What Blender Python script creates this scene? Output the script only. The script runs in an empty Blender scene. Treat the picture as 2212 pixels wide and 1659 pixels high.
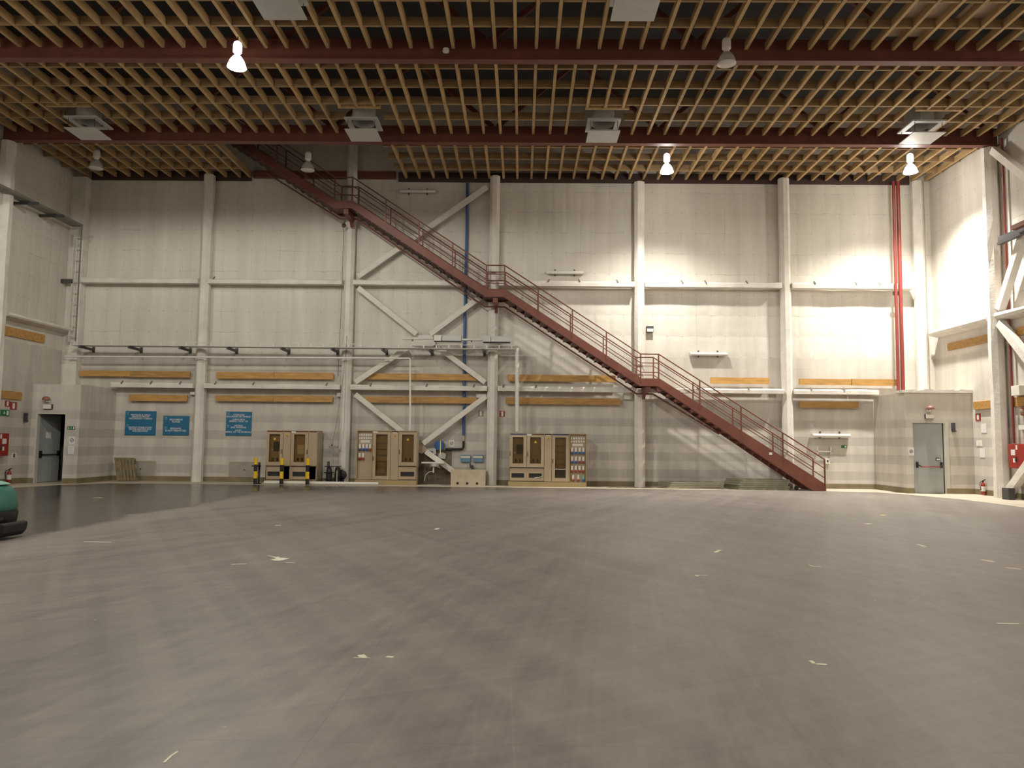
import bpy, bmesh, math, random
from mathutils import Vector, Matrix
random.seed(7)
S = bpy.context.scene
COL = S.collection
PI = math.pi

# ---------------------------------------------------------------- camera (solved from the photograph)
F_PX, PIT, ROLL, YAW = 1621.247, .07735, .01081, .01375
CAM = Vector((1.01413, -25.70829, 1.45746))
Rx = Vector((math.cos(YAW), math.sin(YAW), 0)); Fh = Vector((-math.sin(YAW), math.cos(YAW), 0)); Zv = Vector((0, 0, 1))
Fw = Fh*math.cos(PIT)+Zv*math.sin(PIT); Up = Zv*math.cos(PIT)-Fh*math.sin(PIT)
CR = Rx*math.cos(ROLL)+Up*math.sin(ROLL); CU = Up*math.cos(ROLL)-Rx*math.sin(ROLL)
cd = bpy.data.cameras.new('camera'); cam = bpy.data.objects.new('camera', cd); COL.objects.link(cam)
cd.sensor_fit = 'HORIZONTAL'; cd.sensor_width = 36; cd.lens = F_PX/2212*36; cd.clip_end = 200
cam.matrix_world = Matrix(((CR.x, CU.x, -Fw.x, CAM.x), (CR.y, CU.y, -Fw.y, CAM.y), (CR.z, CU.z, -Fw.z, CAM.z), (0, 0, 0, 1)))
S.camera = cam

def at(px, py, axis, val):
    """survey helper: world point on the plane axis=val that the photograph shows at (px, py)"""
    r = Fw + CR*((px-1106)/F_PX) - CU*((py-829.5)/F_PX)
    return CAM + r*((val-CAM[axis])/r[axis])
def W(px, py, y=0.):            # on a plane parallel to the back wall -> (x, z)
    p = at(px, py, 1, y); return p.x, p.z
def FL(px, py, z=0.):
    p = at(px, py, 2, z); return p.x, p.y
def SD(px, py, x):
    p = at(px, py, 0, x); return p.y, p.z

# ---------------------------------------------------------------- materials
def nt(name):
    m = bpy.data.materials.new(name); m.use_nodes = True
    return m, m.node_tree.nodes, m.node_tree.links, m.node_tree.nodes['Principled BSDF']
def mat(name, col, rough=.6, metal=0., var=.12, scale=3., stretch=(1, 1, 1), bump=0., spec=.5, rnd=0., bscale=None, emit=0.):
    m, N, L, B = nt(name)
    tc = N.new('ShaderNodeTexCoord'); mp = N.new('ShaderNodeMapping'); mp.inputs['Scale'].default_value = stretch
    L.new(tc.outputs['Object'], mp.inputs['Vector'])
    no = N.new('ShaderNodeTexNoise'); no.inputs['Scale'].default_value = scale; no.inputs['Detail'].default_value = 5
    vec = mp.outputs['Vector']
    if rnd:
        oi = N.new('ShaderNodeObjectInfo'); ad = N.new('ShaderNodeVectorMath'); ad.operation = 'MULTIPLY_ADD'
        L.new(oi.outputs['Random'], ad.inputs[0]); ad.inputs[1].default_value = (37, 91, 53); L.new(vec, ad.inputs[2]); vec = ad.outputs[0]
    L.new(vec, no.inputs['Vector'])
    mr = N.new('ShaderNodeMapRange'); mr.inputs[1].default_value = .3; mr.inputs[2].default_value = .7
    mr.inputs[3].default_value = 1-var; mr.inputs[4].default_value = 1+var
    L.new(no.outputs['Fac'], mr.inputs[0]); fac = mr.outputs[0]
    if rnd:
        m2 = N.new('ShaderNodeMapRange'); m2.inputs[3].default_value = 1-rnd; m2.inputs[4].default_value = 1+rnd
        L.new(oi.outputs['Random'], m2.inputs[0]); mu = N.new('ShaderNodeMath'); mu.operation = 'MULTIPLY'
        L.new(fac, mu.inputs[0]); L.new(m2.outputs[0], mu.inputs[1]); fac = mu.outputs[0]
    vm = N.new('ShaderNodeVectorMath'); vm.operation = 'SCALE'; vm.inputs[0].default_value = col; L.new(fac, vm.inputs['Scale'])
    L.new(vm.outputs[0], B.inputs['Base Color'])
    B.inputs['Roughness'].default_value = rough; B.inputs['Metallic'].default_value = metal
    B.inputs['Specular IOR Level'].default_value = spec
    if bump:
        n2 = N.new('ShaderNodeTexNoise'); n2.inputs['Scale'].default_value = bscale or scale*4; n2.inputs['Detail'].default_value = 4
        L.new(vec, n2.inputs['Vector'])
        bp = N.new('ShaderNodeBump'); bp.inputs['Strength'].default_value = bump; bp.inputs['Distance'].default_value = .03
        L.new(n2.outputs['Fac'], bp.inputs['Height']); L.new(bp.outputs[0], B.inputs['Normal'])
    if emit:
        B.inputs['Emission Color'].default_value = (*col, 1); B.inputs['Emission Strength'].default_value = emit
    return m

class G:      # tiny node-graph helper
    def __init__(s, N, L): s.N, s.L = N, L
    def _in(s, sock, v):
        if hasattr(v, 'node'): s.L.new(v, sock)
        elif v is not None: sock.default_value = v
    def m(s, op, a, b=None, c=None):
        n = s.N.new('ShaderNodeMath'); n.operation = op
        s._in(n.inputs[0], a); s._in(n.inputs[1], b)
        if c is not None: s._in(n.inputs[2], c)
        return n.outputs[0]
    def vec(s, x, y, z=0.):
        n = s.N.new('ShaderNodeCombineXYZ'); s._in(n.inputs[0], x); s._in(n.inputs[1], y); s._in(n.inputs[2], z); return n.outputs[0]
    def noise(s, v, scale, detail=4, rough=.55, dist=0.):
        n = s.N.new('ShaderNodeTexNoise'); s._in(n.inputs['Vector'], v); n.inputs['Scale'].default_value = scale
        n.inputs['Detail'].default_value = detail; n.inputs['Roughness'].default_value = rough; n.inputs['Distortion'].default_value = dist
        return n.outputs['Fac']
    def mr(s, v, a, b, c, d, smooth=False):
        n = s.N.new('ShaderNodeMapRange'); s._in(n.inputs[0], v)
        if smooth: n.interpolation_type = 'SMOOTHSTEP'
        for i, q in enumerate((a, b, c, d)): s._in(n.inputs[i+1], q)
        return n.outputs[0]
    def mix(s, f, a, b):
        n = s.N.new('ShaderNodeMix'); n.data_type = 'RGBA'; s._in(n.inputs[0], f)
        s._in(n.inputs[6], a if hasattr(a, 'node') else (*a, 1)); s._in(n.inputs[7], b if hasattr(b, 'node') else (*b, 1)); return n.outputs[2]
    def scale(s, v, f):
        n = s.N.new('ShaderNodeVectorMath'); n.operation = 'SCALE'; s._in(n.inputs[0], v); s._in(n.inputs['Scale'], f); return n.outputs[0]
    def bump(s, h, strength, dist, B):
        n = s.N.new('ShaderNodeBump'); n.inputs['Strength'].default_value = strength; n.inputs['Distance'].default_value = dist
        s._in(n.inputs['Height'], h); s.L.new(n.outputs[0], B.inputs['Normal'])

def wall_material(name, quilt=True):
    """whitewashed sound-proofing quilt above z 4.4, painted blockwork with alternating courses below"""
    m, N, L, B = nt(name); g = G(N, L)
    geo = N.new('ShaderNodeNewGeometry'); sp = N.new('ShaderNodeSeparateXYZ'); L.new(geo.outputs['Position'], sp.inputs[0])
    x, y, z = sp.outputs; u = g.m('ADD', x, y)
    uv = g.vec(u, z)
    wob = g.noise(uv, 1.3, 3)
    uw = g.m('MULTIPLY_ADD', g.m('SUBTRACT', wob, .5), .10, u); zw = g.m('MULTIPLY_ADD', g.m('SUBTRACT', g.noise(uv, 2.1, 3), .5), .12, z)
    # quilt seams
    fu = g.m('PINGPONG', g.m('DIVIDE', uw, .5), .5); fz = g.m('PINGPONG', g.m('DIVIDE', g.m('SUBTRACT', zw, .12), .72), .5)
    du = g.m('MULTIPLY', fu, .5); dz = g.m('MULTIPLY', fz, .72)          # metres from the nearest seam
    su = g.mr(du, 0., .010, 1., 0.); sz = g.mr(dz, 0., .014, 1., 0.)
    brk = g.mr(g.noise(uv, .9, 2), .50, .66, 0., 1.); brk2 = g.mr(g.noise(g.vec(z, u), .8, 2), .52, .7, 0., 1.)
    seam = g.m('MAXIMUM', g.m('MULTIPLY', sz, g.m('MULTIPLY_ADD', brk, .85, .12)), g.m('MULTIPLY', su, g.m('MULTIPLY_ADD', brk2, .75, .12)))
    dim = g.m('MULTIPLY', g.mr(du, .0, .035, 1., 0., True), g.mr(dz, .0, .035, 1., 0., True))
    seam = g.m('MINIMUM', g.m('ADD', seam, g.m('MULTIPLY', dim, .7)), 1.)
    puff = g.m('MULTIPLY', g.m('POWER', g.mr(du, 0., .16, 0., 1., True), .7), g.m('POWER', g.mr(dz, 0., .2, 0., 1., True), .7))
    stain = g.mr(g.noise(g.vec(g.m('MULTIPLY', u, 2.2), g.m('MULTIPLY', z, .25)), 1., 5), .3, .7, .9, 1.06)
    big = g.mr(g.noise(uv, .22, 3), .3, .7, .93, 1.05)
    qc = g.mix(g.m('MULTIPLY', seam, .5), (.66, .615, .545), (.17, .145, .12))
    # block courses
    ph = g.m('PINGPONG', g.m('DIVIDE', g.m('ADD', z, g.m('MULTIPLY_ADD', g.noise(g.vec(u, 0.), .8, 2), .04, -.17)), .29), 1.)
    band = g.mr(ph, .44, .56, 0., 1., True)
    bandz = g.m('MULTIPLY', band, g.mr(z, 2.25, 2.35, 1., 0.))
    streak = g.noise(g.vec(g.m('MULTIPLY', u, 2.6), g.m('MULTIPLY', z, .35)), 1., 4)
    blk = g.noise(g.vec(g.m('SNAP', g.m('ADD', u, 30.), .41), g.m('SNAP', z, .29)), 3.7, 0)
    bc = g.mix(g.m('MULTIPLY', bandz, .55), (.56, .515, .455), (.39, .36, .32))
    bc = g.scale(bc, g.m('MULTIPLY', g.mr(streak, .3, .7, .86, 1.12), g.mr(blk, .3, .7, .97, 1.03)))
    jz = g.m('MULTIPLY', g.m('PINGPONG', g.m('DIVIDE', z, .58), .5), .58); ju = g.m('MULTIPLY', g.m('PINGPONG', g.m('DIVIDE', u, 1.16), .5), 1.16)
    joint = g.m('MULTIPLY', g.m('MAXIMUM', g.mr(jz, 0., .014, 1., 0.), g.mr(ju, 0., .014, 1., 0.)), g.mr(g.noise(uv, 1.1, 2), .45, .65, .05, .8))
    bc = g.mix(g.m('MULTIPLY', joint, .35), bc, (.2, .18, .15))
    top = g.mr(g.m('ADD', z, g.m('MULTIPLY_ADD', g.noise(g.vec(u, 0.), 2.4, 3), .12, -.06)), 4.40, 4.45, 0., 1.) if quilt else 0.
    qc = g.scale(qc, g.m('MULTIPLY', stain, big))
    L.new(g.mix(top, bc, qc), B.inputs['Base Color'])
    B.inputs['Roughness'].default_value = .85; B.inputs['Specular IOR Level'].default_value = .25
    fine = g.noise(uv, 9., 4)
    h = g.m('ADD', g.m('MULTIPLY', g.m('MULTIPLY', puff, top), 1.0), g.m('ADD', g.m('MULTIPLY', fine, .25), g.m('MULTIPLY', g.noise(uv, 1.7, 2), .5)))
    g.bump(h, .22, .05, B)
    return m

def floor_material():
    m, N, L, B = nt('scrubbed_stage_floor'); g = G(N, L)
    geo = N.new('ShaderNodeNewGeometry'); sp = N.new('ShaderNodeSeparateXYZ'); L.new(geo.outputs['Position'], sp.inputs[0])
    x, y, z = sp.outputs; P = g.vec(x, y)
    def rot(a, sx, sy, off=0.):
        c, s = math.cos(a), math.sin(a)
        return g.vec(g.m('MULTIPLY', g.m('ADD', g.m('MULTIPLY', x, c), g.m('MULTIPLY', y, s)), sx),
                     g.m('MULTIPLY', g.m('SUBTRACT', g.m('MULTIPLY', y, c), g.m('MULTIPLY', x, s)), sy), off)
    big = g.noise(P, .16, 4, .6, .6)
    s1 = g.noise(rot(1.15, .11, 2.4), 1., 6, .62, .25); s2 = g.noise(rot(2.1, .10, 2.8, 7.), 1., 6, .62, .25); s3 = g.noise(rot(.45, .16, 8., 3.), 1., 7, .7, .15); s4 = g.noise(rot(1.45, .16, 10., 9.), 1., 7, .7, .15)
    dust = g.m('ADD', g.m('ADD', g.m('MULTIPLY', s1, .4), g.m('MULTIPLY', s2, .35)), g.m('ADD', g.m('ADD', g.m('MULTIPLY', s3, .32), g.m('MULTIPLY', s4, .28)), g.m('MULTIPLY', big, .4)))
    dust = g.mr(dust, .68, 1.06, 0., 1.)
    # strip that the scrubbing machine has just washed: west of x = -6.2, and a thinner film along the back
    edge = g.m('ADD', x, g.m('MULTIPLY_ADD', g.noise(P, .5, 4), 1.0, -.5))
    wet = g.mr(edge, -6.45, -6.05, 1., 0., True)
    bend = g.m('ADD', g.m('ADD', y, g.m('MULTIPLY', x, -.55)), g.m('MULTIPLY_ADD', g.noise(P, .35, 3), 3., -1.5))
    wet2 = g.mr(bend, -7., 0., 0., .75, True)
    wet2 = g.m('MULTIPLY', wet2, g.mr(y, -6.5, -2.5, 0., 1., True))
    wet = g.m('MAXIMUM', wet, wet2)
    clean = g.m('MULTIPLY', wet, .9)
    dry = g.mix(dust, (.130, .110, .098), (.295, .256, .228))
    # swept-up dust line along the edge of the wash
    ridge = g.m('MULTIPLY', g.mr(g.m('ABSOLUTE', g.m('ADD', edge, 5.75)), 0., .5, 1., 0., True), g.mr(y, -16., -8., .25, .9))
    dry = g.mix(g.m('MULTIPLY', ridge, g.mr(y, -8., -5., .55, 0.)), dry, (.27, .235, .21))
    c = g.mix(clean, dry, g.mix(g.mr(s1, .3, .7, 0., 1.), (.046, .039, .033), (.066, .057, .049)))
    # fine scratches
    scr = None
    for a, off in ((.2, 11.), (.9, 23.), (1.6, 31.), (2.5, 47.)):
        n = g.noise(rot(a, .20, 22., off), 1., 4, .55, .15); t = g.mr(n, .655, .72, 0., 1.)
        scr = t if scr is None else g.m('MAXIMUM', scr, t)
    c = g.mix(g.m('MULTIPLY', scr, .17), c, (.34, .31, .28))
    vo = N.new('ShaderNodeTexVoronoi'); vo.inputs['Scale'].default_value = 2.2; L.new(P, vo.inputs['Vector'])
    speck = g.m('MULTIPLY', g.mr(vo.outputs['Distance'], .018, .03, 1., 0.), g.mr(g.noise(P, 3.1, 1), .52, .56, 0., 1.))
    c = g.mix(g.m('MULTIPLY', speck, .7), c, (.5, .46, .38))
    # sheet joints
    jx = g.m('MULTIPLY', g.m('PINGPONG', g.m('DIVIDE', x, 2.44), .5), 2.44); jy = g.m('MULTIPLY', g.m('PINGPONG', g.m('DIVIDE', y, 1.22), .5), 1.22)
    jt = g.m('MAXIMUM', g.mr(jx, 0., .006, 1., 0.), g.mr(jy, 0., .006, 1., 0.))
    c = g.mix(g.m('MULTIPLY', jt, .22), c, (.03, .027, .024))
    L.new(c, B.inputs['Base Color'])
    r = g.m('ADD', g.mr(wet, 0., 1., .40, .17), g.m('MULTIPLY', dust, .08))
    L.new(r, B.inputs['Roughness']); B.inputs['Specular IOR Level'].default_value = .5
    g.bump(g.noise(P, 6., 3), .04, .01, B)
    return m

M_wall = wall_material('whitewashed_quilt'); M_lobby = wall_material('painted_blockwork', False)
M_floor = floor_material()
M_spray = mat('white_spray_coat', (.70, .655, .59), .85, var=.10, scale=2.5, bump=.35, bscale=14, spec=.25)
M_ochre = mat('ochre_skirting_paint', (.20, .155, .085), .6, var=.2, scale=2)
M_apron = mat('beige_screed', (.50, .43, .34), .6, var=.12, scale=1.5)
M_roof = mat('dark_roof_deck', (.045, .042, .042), .9, scale=.6, var=.35)
M_void = mat('unlit_lobby_plaster', (.10, .095, .085), .9)  # dark base colour stands in for the lack of light inside the lobby
M_red = mat('red_oxide_steel', (.170, .056, .038), .5, var=.15, scale=2, spec=.4)
M_ledger = mat('darkened_oxide_steel', (.055, .026, .022), .6)  # oxide red darkened for the shadow under the joist ends
M_redpipe = mat('fire_red_paint', (.21, .034, .026), .4, scale=2)
M_fire = mat('signal_red_paint', (.30, .026, .018), .38)
M_joist = mat('pine_joist', (.47, .31, .145), .7, var=.22, scale=1.6, stretch=(9, 1.1, 9), rnd=.16)
M_cross = mat('pine_cross_batten', (.36, .235, .115), .7, var=.22, scale=1.6, stretch=(1.1, 9, 9), rnd=.12)
M_plank = mat('yellow_pine_plank', (.44, .235, .065), .6, var=.25, scale=2.2, stretch=(1, 6, 7), rnd=.14)
M_grey = mat('galvanised_grey', (.60, .585, .545), .5, metal=.0, var=.1)
M_dgrey = mat('dark_steel', (.075, .072, .075), .5, metal=.3)
M_clip = mat('rusty_girt_clip', (.16, .13, .10), .7)
M_ladder = mat('weathered_grey_steel', (.22, .205, .18), .6)
M_black = mat('black_rubber', (.014, .013, .013), .5)
M_white = mat('white_enamel', (.72, .69, .63), .4, var=.04)
M_plate = mat('grey_white_sheet_metal', (.55, .54, .52), .5, var=.05)
M_beige = mat('beige_cabinet_enamel', (.42, .32, .21), .45, var=.06, scale=2)
M_beige2 = mat('ochre_plinth_enamel', (.36, .265, .125), .5, var=.08, scale=3)
M_blue = mat('sign_blue', (.010, .13, .25), .45, var=.05)
M_pipeblue = mat('blue_pipe_paint', (.03, .10, .26), .45)
M_sock_b = mat('blue_socket', (.02, .08, .28), .4)
M_sock_r = mat('red_socket', (.25, .035, .025), .4)
M_yellow = mat('safety_yellow', (.78, .50, .015), .4, var=.05)
M_green = mat('green_machine_body', (.035, .155, .115), .35, var=.06)
M_greenl = mat('pale_green_lid', (.24, .46, .38), .4)
M_sign_g = mat('exit_green', (.012, .16, .045), .45)
M_paper = mat('white_paper', (.70, .67, .64), .7, var=.04)
M_ink = mat('black_ink', (.03, .03, .03), .7)
M_door = mat('grey_door_paint', (.33, .345, .335), .5, var=.05)
M_conc = mat('rough_concrete', (.50, .41, .30), .85, var=.12, scale=4, bump=.2)
M_pallet = mat('weathered_pallet_wood', (.20, .155, .085), .8, var=.3, scale=3, stretch=(6, 6, 1))
M_board = mat('stored_board', (.33, .31, .225), .7, var=.12, scale=2, rnd=.1)
M_hatch = mat('grey_hatch_panel', (.33, .30, .255), .7, var=.1)
M_fitting = mat('pale_plastic_fitting', (.55, .52, .45), .4, var=.05)
M_logo = mat('pale_blue_print', (.13, .26, .37), .5)
M_tape = mat('cream_marking_tape', (.72, .66, .50), .6)
M_tapey = mat('yellow_marking_tape', (.72, .66, .22), .6)
M_ply = mat('pale_plywood', (.50, .39, .28), .7, var=.12)
M_tread = mat('worn_oxide_tread', (.085, .032, .022), .6, var=.2)
M_sounder = mat('red_brown_sounder', (.24, .10, .07), .5)
M_tan = mat('tan_pendant_case', (.30, .22, .15), .5)
M_orange = mat('orange_brush_rim', (.55, .10, .03), .5)
def glass(name, tint):
    m, N, L, B = nt(name); N.remove(B); out = N['Material Output']
    mx = N.new('ShaderNodeMixShader'); tr = N.new('ShaderNodeBsdfTransparent'); gl = N.new('ShaderNodeBsdfGlossy')
    tr.inputs[0].default_value = (*tint, 1); gl.inputs[0].default_value = (1, 1, 1, 1); gl.inputs['Roughness'].default_value = .03
    lw = N.new('ShaderNodeFresnel'); lw.inputs[0].default_value = 1.5
    L.new(lw.outputs[0], mx.inputs[0]); L.new(tr.outputs[0], mx.inputs[1]); L.new(gl.outputs[0], mx.inputs[2]); L.new(mx.outputs[0], out.inputs[0]); return m
M_smoke = glass('smoked_pane', (.84, .77, .62))
def emis(name, col, s):
    m, N, L, B = nt(name); B.inputs['Base Color'].default_value = (*col, 1); B.inputs['Emission Color'].default_value = (*col, 1); B.inputs['Emission Strength'].default_value = s; return m
M_glow = emis('lit_lamp_lens', (1., .97, .92), 40.)
M_off = mat('unlit_lamp_lens', (.62, .58, .52), .3, var=.03)
M_shade = mat('ribbed_lamp_shade', (.50, .49, .47), .4, var=.05)
M_shade_lit = emis('glowing_lamp_shade', (1., .96, .9), 2.2)

# ---------------------------------------------------------------- geometry
class MB:
    def __init__(s): s.b = bmesh.new()
    def hexa(s, P):
        v = [s.b.verts.new(p) for p in P]
        for f in ((0, 3, 2, 1), (4, 5, 6, 7), (0, 1, 5, 4), (1, 2, 6, 5), (2, 3, 7, 6), (3, 0, 4, 7)): s.b.faces.new([v[i] for i in f])
        return s
    def box(s, x0, x1, y0, y1, z0, z1):
        if x0 > x1: x0, x1 = x1, x0
        if y0 > y1: y0, y1 = y1, y0
        if z0 > z1: z0, z1 = z1, z0
        return s.hexa([(x0, y0, z0), (x1, y0, z0), (x1, y1, z0), (x0, y1, z0), (x0, y0, z1), (x1, y0, z1), (x1, y1, z1), (x0, y1, z1)])
    def bar(s, a, b, w, h, up=(0, 1, 0)):
        """rectangular bar from a to b; w across, h along 'up'"""
        a, b, up = Vector(a), Vector(b), Vector(up); d = (b-a).normalized(); sd = d.cross(up).normalized(); u = sd.cross(d).normalized()
        P = []
        for p in (a, b):
            P += [p-sd*w/2-u*h/2, p+sd*w/2-u*h/2, p+sd*w/2+u*h/2, p-sd*w/2+u*h/2]
        return s.hexa(P)
    def tube(s, a, b, r, n=12, r2=None):
        a, b = Vector(a), Vector(b); d = (b-a).normalized(); o = Vector((0, 0, 1)) if abs(d.z) < .9 else Vector((1, 0, 0))
        e = d.cross(o).normalized(); f = d.cross(e); r2 = r if r2 is None else r2
        A = [s.b.verts.new(a+(e*math.cos(t)+f*math.sin(t))*r) for t in [2*PI*i/n for i in range(n)]]
        B = [s.b.verts.new(b+(e*math.cos(t)+f*math.sin(t))*r2) for t in [2*PI*i/n for i in range(n)]]
        for i in range(n): s.b.faces.new((A[i], A[(i+1) % n], B[(i+1) % n], B[i]))
        s.b.faces.new(A[::-1]); s.b.faces.new(B); return s
    def pipe(s, pts, r, n=10):
        pts = [Vector(p) for p in pts]; rings = []
        for i, p in enumerate(pts):
            d = ((pts[min(i+1, len(pts)-1)]-p).normalized()+(p-pts[max(i-1, 0)]).normalized()).normalized()
            o = Vector((0, 1, 0)) if abs(d.y) < .9 else Vector((1, 0, 0)); e = d.cross(o).normalized(); f = d.cross(e)
            rings.append([s.b.verts.new(p+(e*math.cos(t)+f*math.sin(t))*r) for t in [2*PI*k/n for k in range(n)]])
        for A, B in zip(rings, rings[1:]):
            for k in range(n): s.b.faces.new((A[k], A[(k+1) % n], B[(k+1) % n], B[k]))
        s.b.faces.new(rings[0][::-1]); s.b.faces.new(rings[-1]); return s
    def lathe(s, prof, c, n=24, axis='z', cap=True):
        c = Vector(c); R = []
        def pt(r, h, t):
            if axis == 'z': return c+Vector((r*math.cos(t), r*math.sin(t), h))
            if axis == 'y': return c+Vector((r*math.cos(t), -h, r*math.sin(t)))
            return c+Vector((h, r*math.cos(t), r*math.sin(t)))
        for r, h in prof: R.append([s.b.verts.new(pt(r, h, 2*PI*i/n)) for i in range(n)])
        for A, B in zip(R, R[1:]):
            for i in range(n): s.b.faces.new((A[i], A[(i+1) % n], B[(i+1) % n], B[i]))
        if cap: s.b.faces.new(R[0][::-1]); s.b.faces.new(R[-1])
        return s
    def prism(s, poly, a, b, axis='y'):
        """2-D polygon swept along axis; poly is (x,z) for y, (y,z) for x, (x,y) for z"""
        def v(p, t): return {'y': (p[0], t, p[1]), 'x': (t, p[0], p[1]), 'z': (p[0], p[1], t)}[axis]
        A = [s.b.verts.new(v(p, a)) for p in poly]; B = [s.b.verts.new(v(p, b)) for p in poly]; n = len(poly)
        for i in range(n): s.b.faces.new((A[i], A[(i+1) % n], B[(i+1) % n], B[i]))
        s.b.faces.new(A[::-1]); s.b.faces.new(B); return s
    def mesh(s, name, m, off, smooth=False, bevel=0.):
        bmesh.ops.recalc_face_normals(s.b, faces=s.b.faces[:])
        if bevel: bmesh.ops.bevel(s.b, geom=[e for e in s.b.edges if e.calc_face_angle(0) > .6], offset=bevel, segments=2, affect='EDGES', profile=.5)
        bmesh.ops.translate(s.b, verts=s.b.verts[:], vec=-Vector(off))
        me = bpy.data.meshes.new(name); s.b.to_mesh(me); s.b.free(); me.materials.append(m)
        if smooth:
            for p in me.polygons: p.use_smooth = True
            try: me.set_sharp_from_angle(angle=.7)
            except Exception: pass
        return me
def tag(o, label, cat, group=None, kind=None):
    if label: o['label'] = label
    if cat: o['category'] = cat
    if group: o['group'] = group
    if kind: o['kind'] = kind
    return o
def thing(name, label, cat, loc, group=None):
    o = bpy.data.objects.new(name, None); COL.objects.link(o); o.location = loc; o.empty_display_size = .2
    o['_loc'] = list(loc); return tag(o, label, cat, group)
def root_loc(o):
    while o.parent: o = o.parent
    return o.location
def part(par, name, mb, m, smooth=False, bevel=0., label=None):
    o = bpy.data.objects.new(name, mb.mesh(name, m, root_loc(par), smooth, bevel)); COL.objects.link(o); o.parent = par
    if label: o['label'] = label
    return o
def solo(name, label, cat, mb, m, group=None, kind=None, smooth=False, bevel=0.):
    bb = [v.co for v in mb.b.verts]
    loc = Vector(((min(v.x for v in bb)+max(v.x for v in bb))/2, (min(v.y for v in bb)+max(v.y for v in bb))/2, min(v.z for v in bb)))
    o = bpy.data.objects.new(name, mb.mesh(name, m, loc, smooth, bevel)); COL.objects.link(o); o.location = loc
    return tag(o, label, cat, group, kind)
def struct(name, mb, m, label=None, cat=None, parent=None):
    if parent: return part(parent, name, mb, m)
    o = bpy.data.objects.new(name, mb.mesh(name, m, (0, 0, 0))); COL.objects.link(o); o['kind'] = 'structure'
    if label: o['label'] = label
    if cat: o['category'] = cat
    return o
def dup(o, delta=None, label=None, par=None):
    c = o.copy(); COL.objects.link(c)
    if par: c.parent = par
    if delta is not None: c.location = o.location+Vector(delta)
    if label: c['label'] = label
    for ch in list(o.children): dup(ch, None, None, c)
    return c
def text_mb(lines, cx, y, size, facing='y', align='CENTER'):
    """lettering as mesh: lines = [(text, z_centre, size)], front faces the camera (-y)"""
    mb = MB()
    for t, cxx, zc, sz in lines:
        cu = bpy.data.curves.new('lettering', 'FONT'); cu.body = t; cu.size = sz; cu.align_x = align; cu.align_y = 'CENTER'; cu.extrude = .0015; cu.offset = sz*.012
        ob = bpy.data.objects.new('lettering', cu); COL.objects.link(ob)
        bpy.context.view_layer.update()
        me = bpy.data.meshes.new_from_object(ob.evaluated_get(bpy.context.evaluated_depsgraph_get()))
        bpy.data.objects.remove(ob); bpy.data.curves.remove(cu)
        tb = bmesh.new(); tb.from_mesh(me); bpy.data.meshes.remove(me)
        for v in tb.verts: v.co = Vector((cxx+v.co.x, y-v.co.z, zc+v.co.y))
        tm = bpy.data.meshes.new('t'); tb.to_mesh(tm); tb.free(); mb.b.from_mesh(tm); bpy.data.meshes.remove(tm)
    return mb
def arc(c, r, a0, a1, n): return [(c[0]+r*math.cos(a0+(a1-a0)*i/n), c[1]+r*math.sin(a0+(a1-a0)*i/n)) for i in range(n+1)]

# ================================================================ SETTING
XL, XR, YF, ZR = -14.8, 15.1, -31., 13.4
LB = -2.05                                        # front face of the two corner lobbies
LX, RX = -13.02, 13.0                             # their inner sides
LH = 3.14
struct('floor', MB().box(XL-.3, XR+.3, YF-.3, .3, -.2, 0), M_floor, 'dark scratched stage floor with dusty wheel sweeps', 'floor')
struct('wall_back', MB().box(XL-.3, XR+.3, .004, .3, 0, ZR), M_wall, 'tall whitewashed quilted back wall behind the red stair', 'wall')
struct('wall_left', MB().box(XL-.3, XL-.004, YF, 0, 0, ZR), M_wall, 'whitewashed left side wall', 'wall')
struct('wall_right', MB().box(XR+.004, XR+.3, YF, 0, 0, ZR), M_wall, 'whitewashed right side wall under the bright lamp', 'wall')
struct('wall_front', MB().box(XL-.3, XR+.3, YF-.3, YF, 0, ZR), M_wall, 'wall behind the viewer', 'wall')
struct('ceiling', MB().box(XL-.3, XR+.3, YF-.3, .3, ZR, ZR+.2), M_roof, 'dark roof deck above the timber grid', 'ceiling')

# lobbies: front wall with a door hole, side wall, lid
DL0, DL1 = W(72, 1041, LB)[0], W(134.5, 1041, LB)[0]; DLH = 2.20
DR0, DR1 = W(1976, 1066, LB)[0], W(2046, 1066, LB)[0]; DRH = 2.19
mb = MB(); t = .14
mb.box(XL, DL0, LB, LB+t, 0, LH).box(DL1, LX, LB, LB+t, 0, LH).box(DL0, DL1, LB, LB+t, DLH, LH)
mb.box(LX-t, LX, LB+t, 0, 0, LH).box(XL, LX-t, LB+t, 0, LH-.12, LH)
struct('wall_lobby_left', mb, M_lobby, 'block lobby in the left corner with an open grey door', 'wall')
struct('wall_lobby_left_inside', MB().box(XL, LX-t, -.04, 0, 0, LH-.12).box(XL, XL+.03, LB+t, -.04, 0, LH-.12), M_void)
mb = MB()
mb.box(RX, DR0, LB, LB+t, 0, LH).box(DR1, XR, LB, LB+t, 0, LH).box(DR0, DR1, LB, LB+t, DRH, LH)
mb.box(RX, RX+t, LB+t, 0, 0, LH).box(RX+t, XR, LB+t, 0, LH-.12, LH)
struct('wall_lobby_right', mb, M_lobby, 'block lobby in the right corner with a closed grey door', 'wall')
mb = MB(); rng = random.Random(3)
for i in range(16):
    x0 = RX-.1+i*(XR-RX+.1)/16; h = .07+rng.random()*.05
    mb.box(x0, x0+(XR-RX+.1)/16, LB-.05, LB+.3+rng.random()*.1, LH, LH+h)
struct('trim_1', mb, M_spray, 'lumpy white sprayed capping on the right lobby', 'trim')

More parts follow.
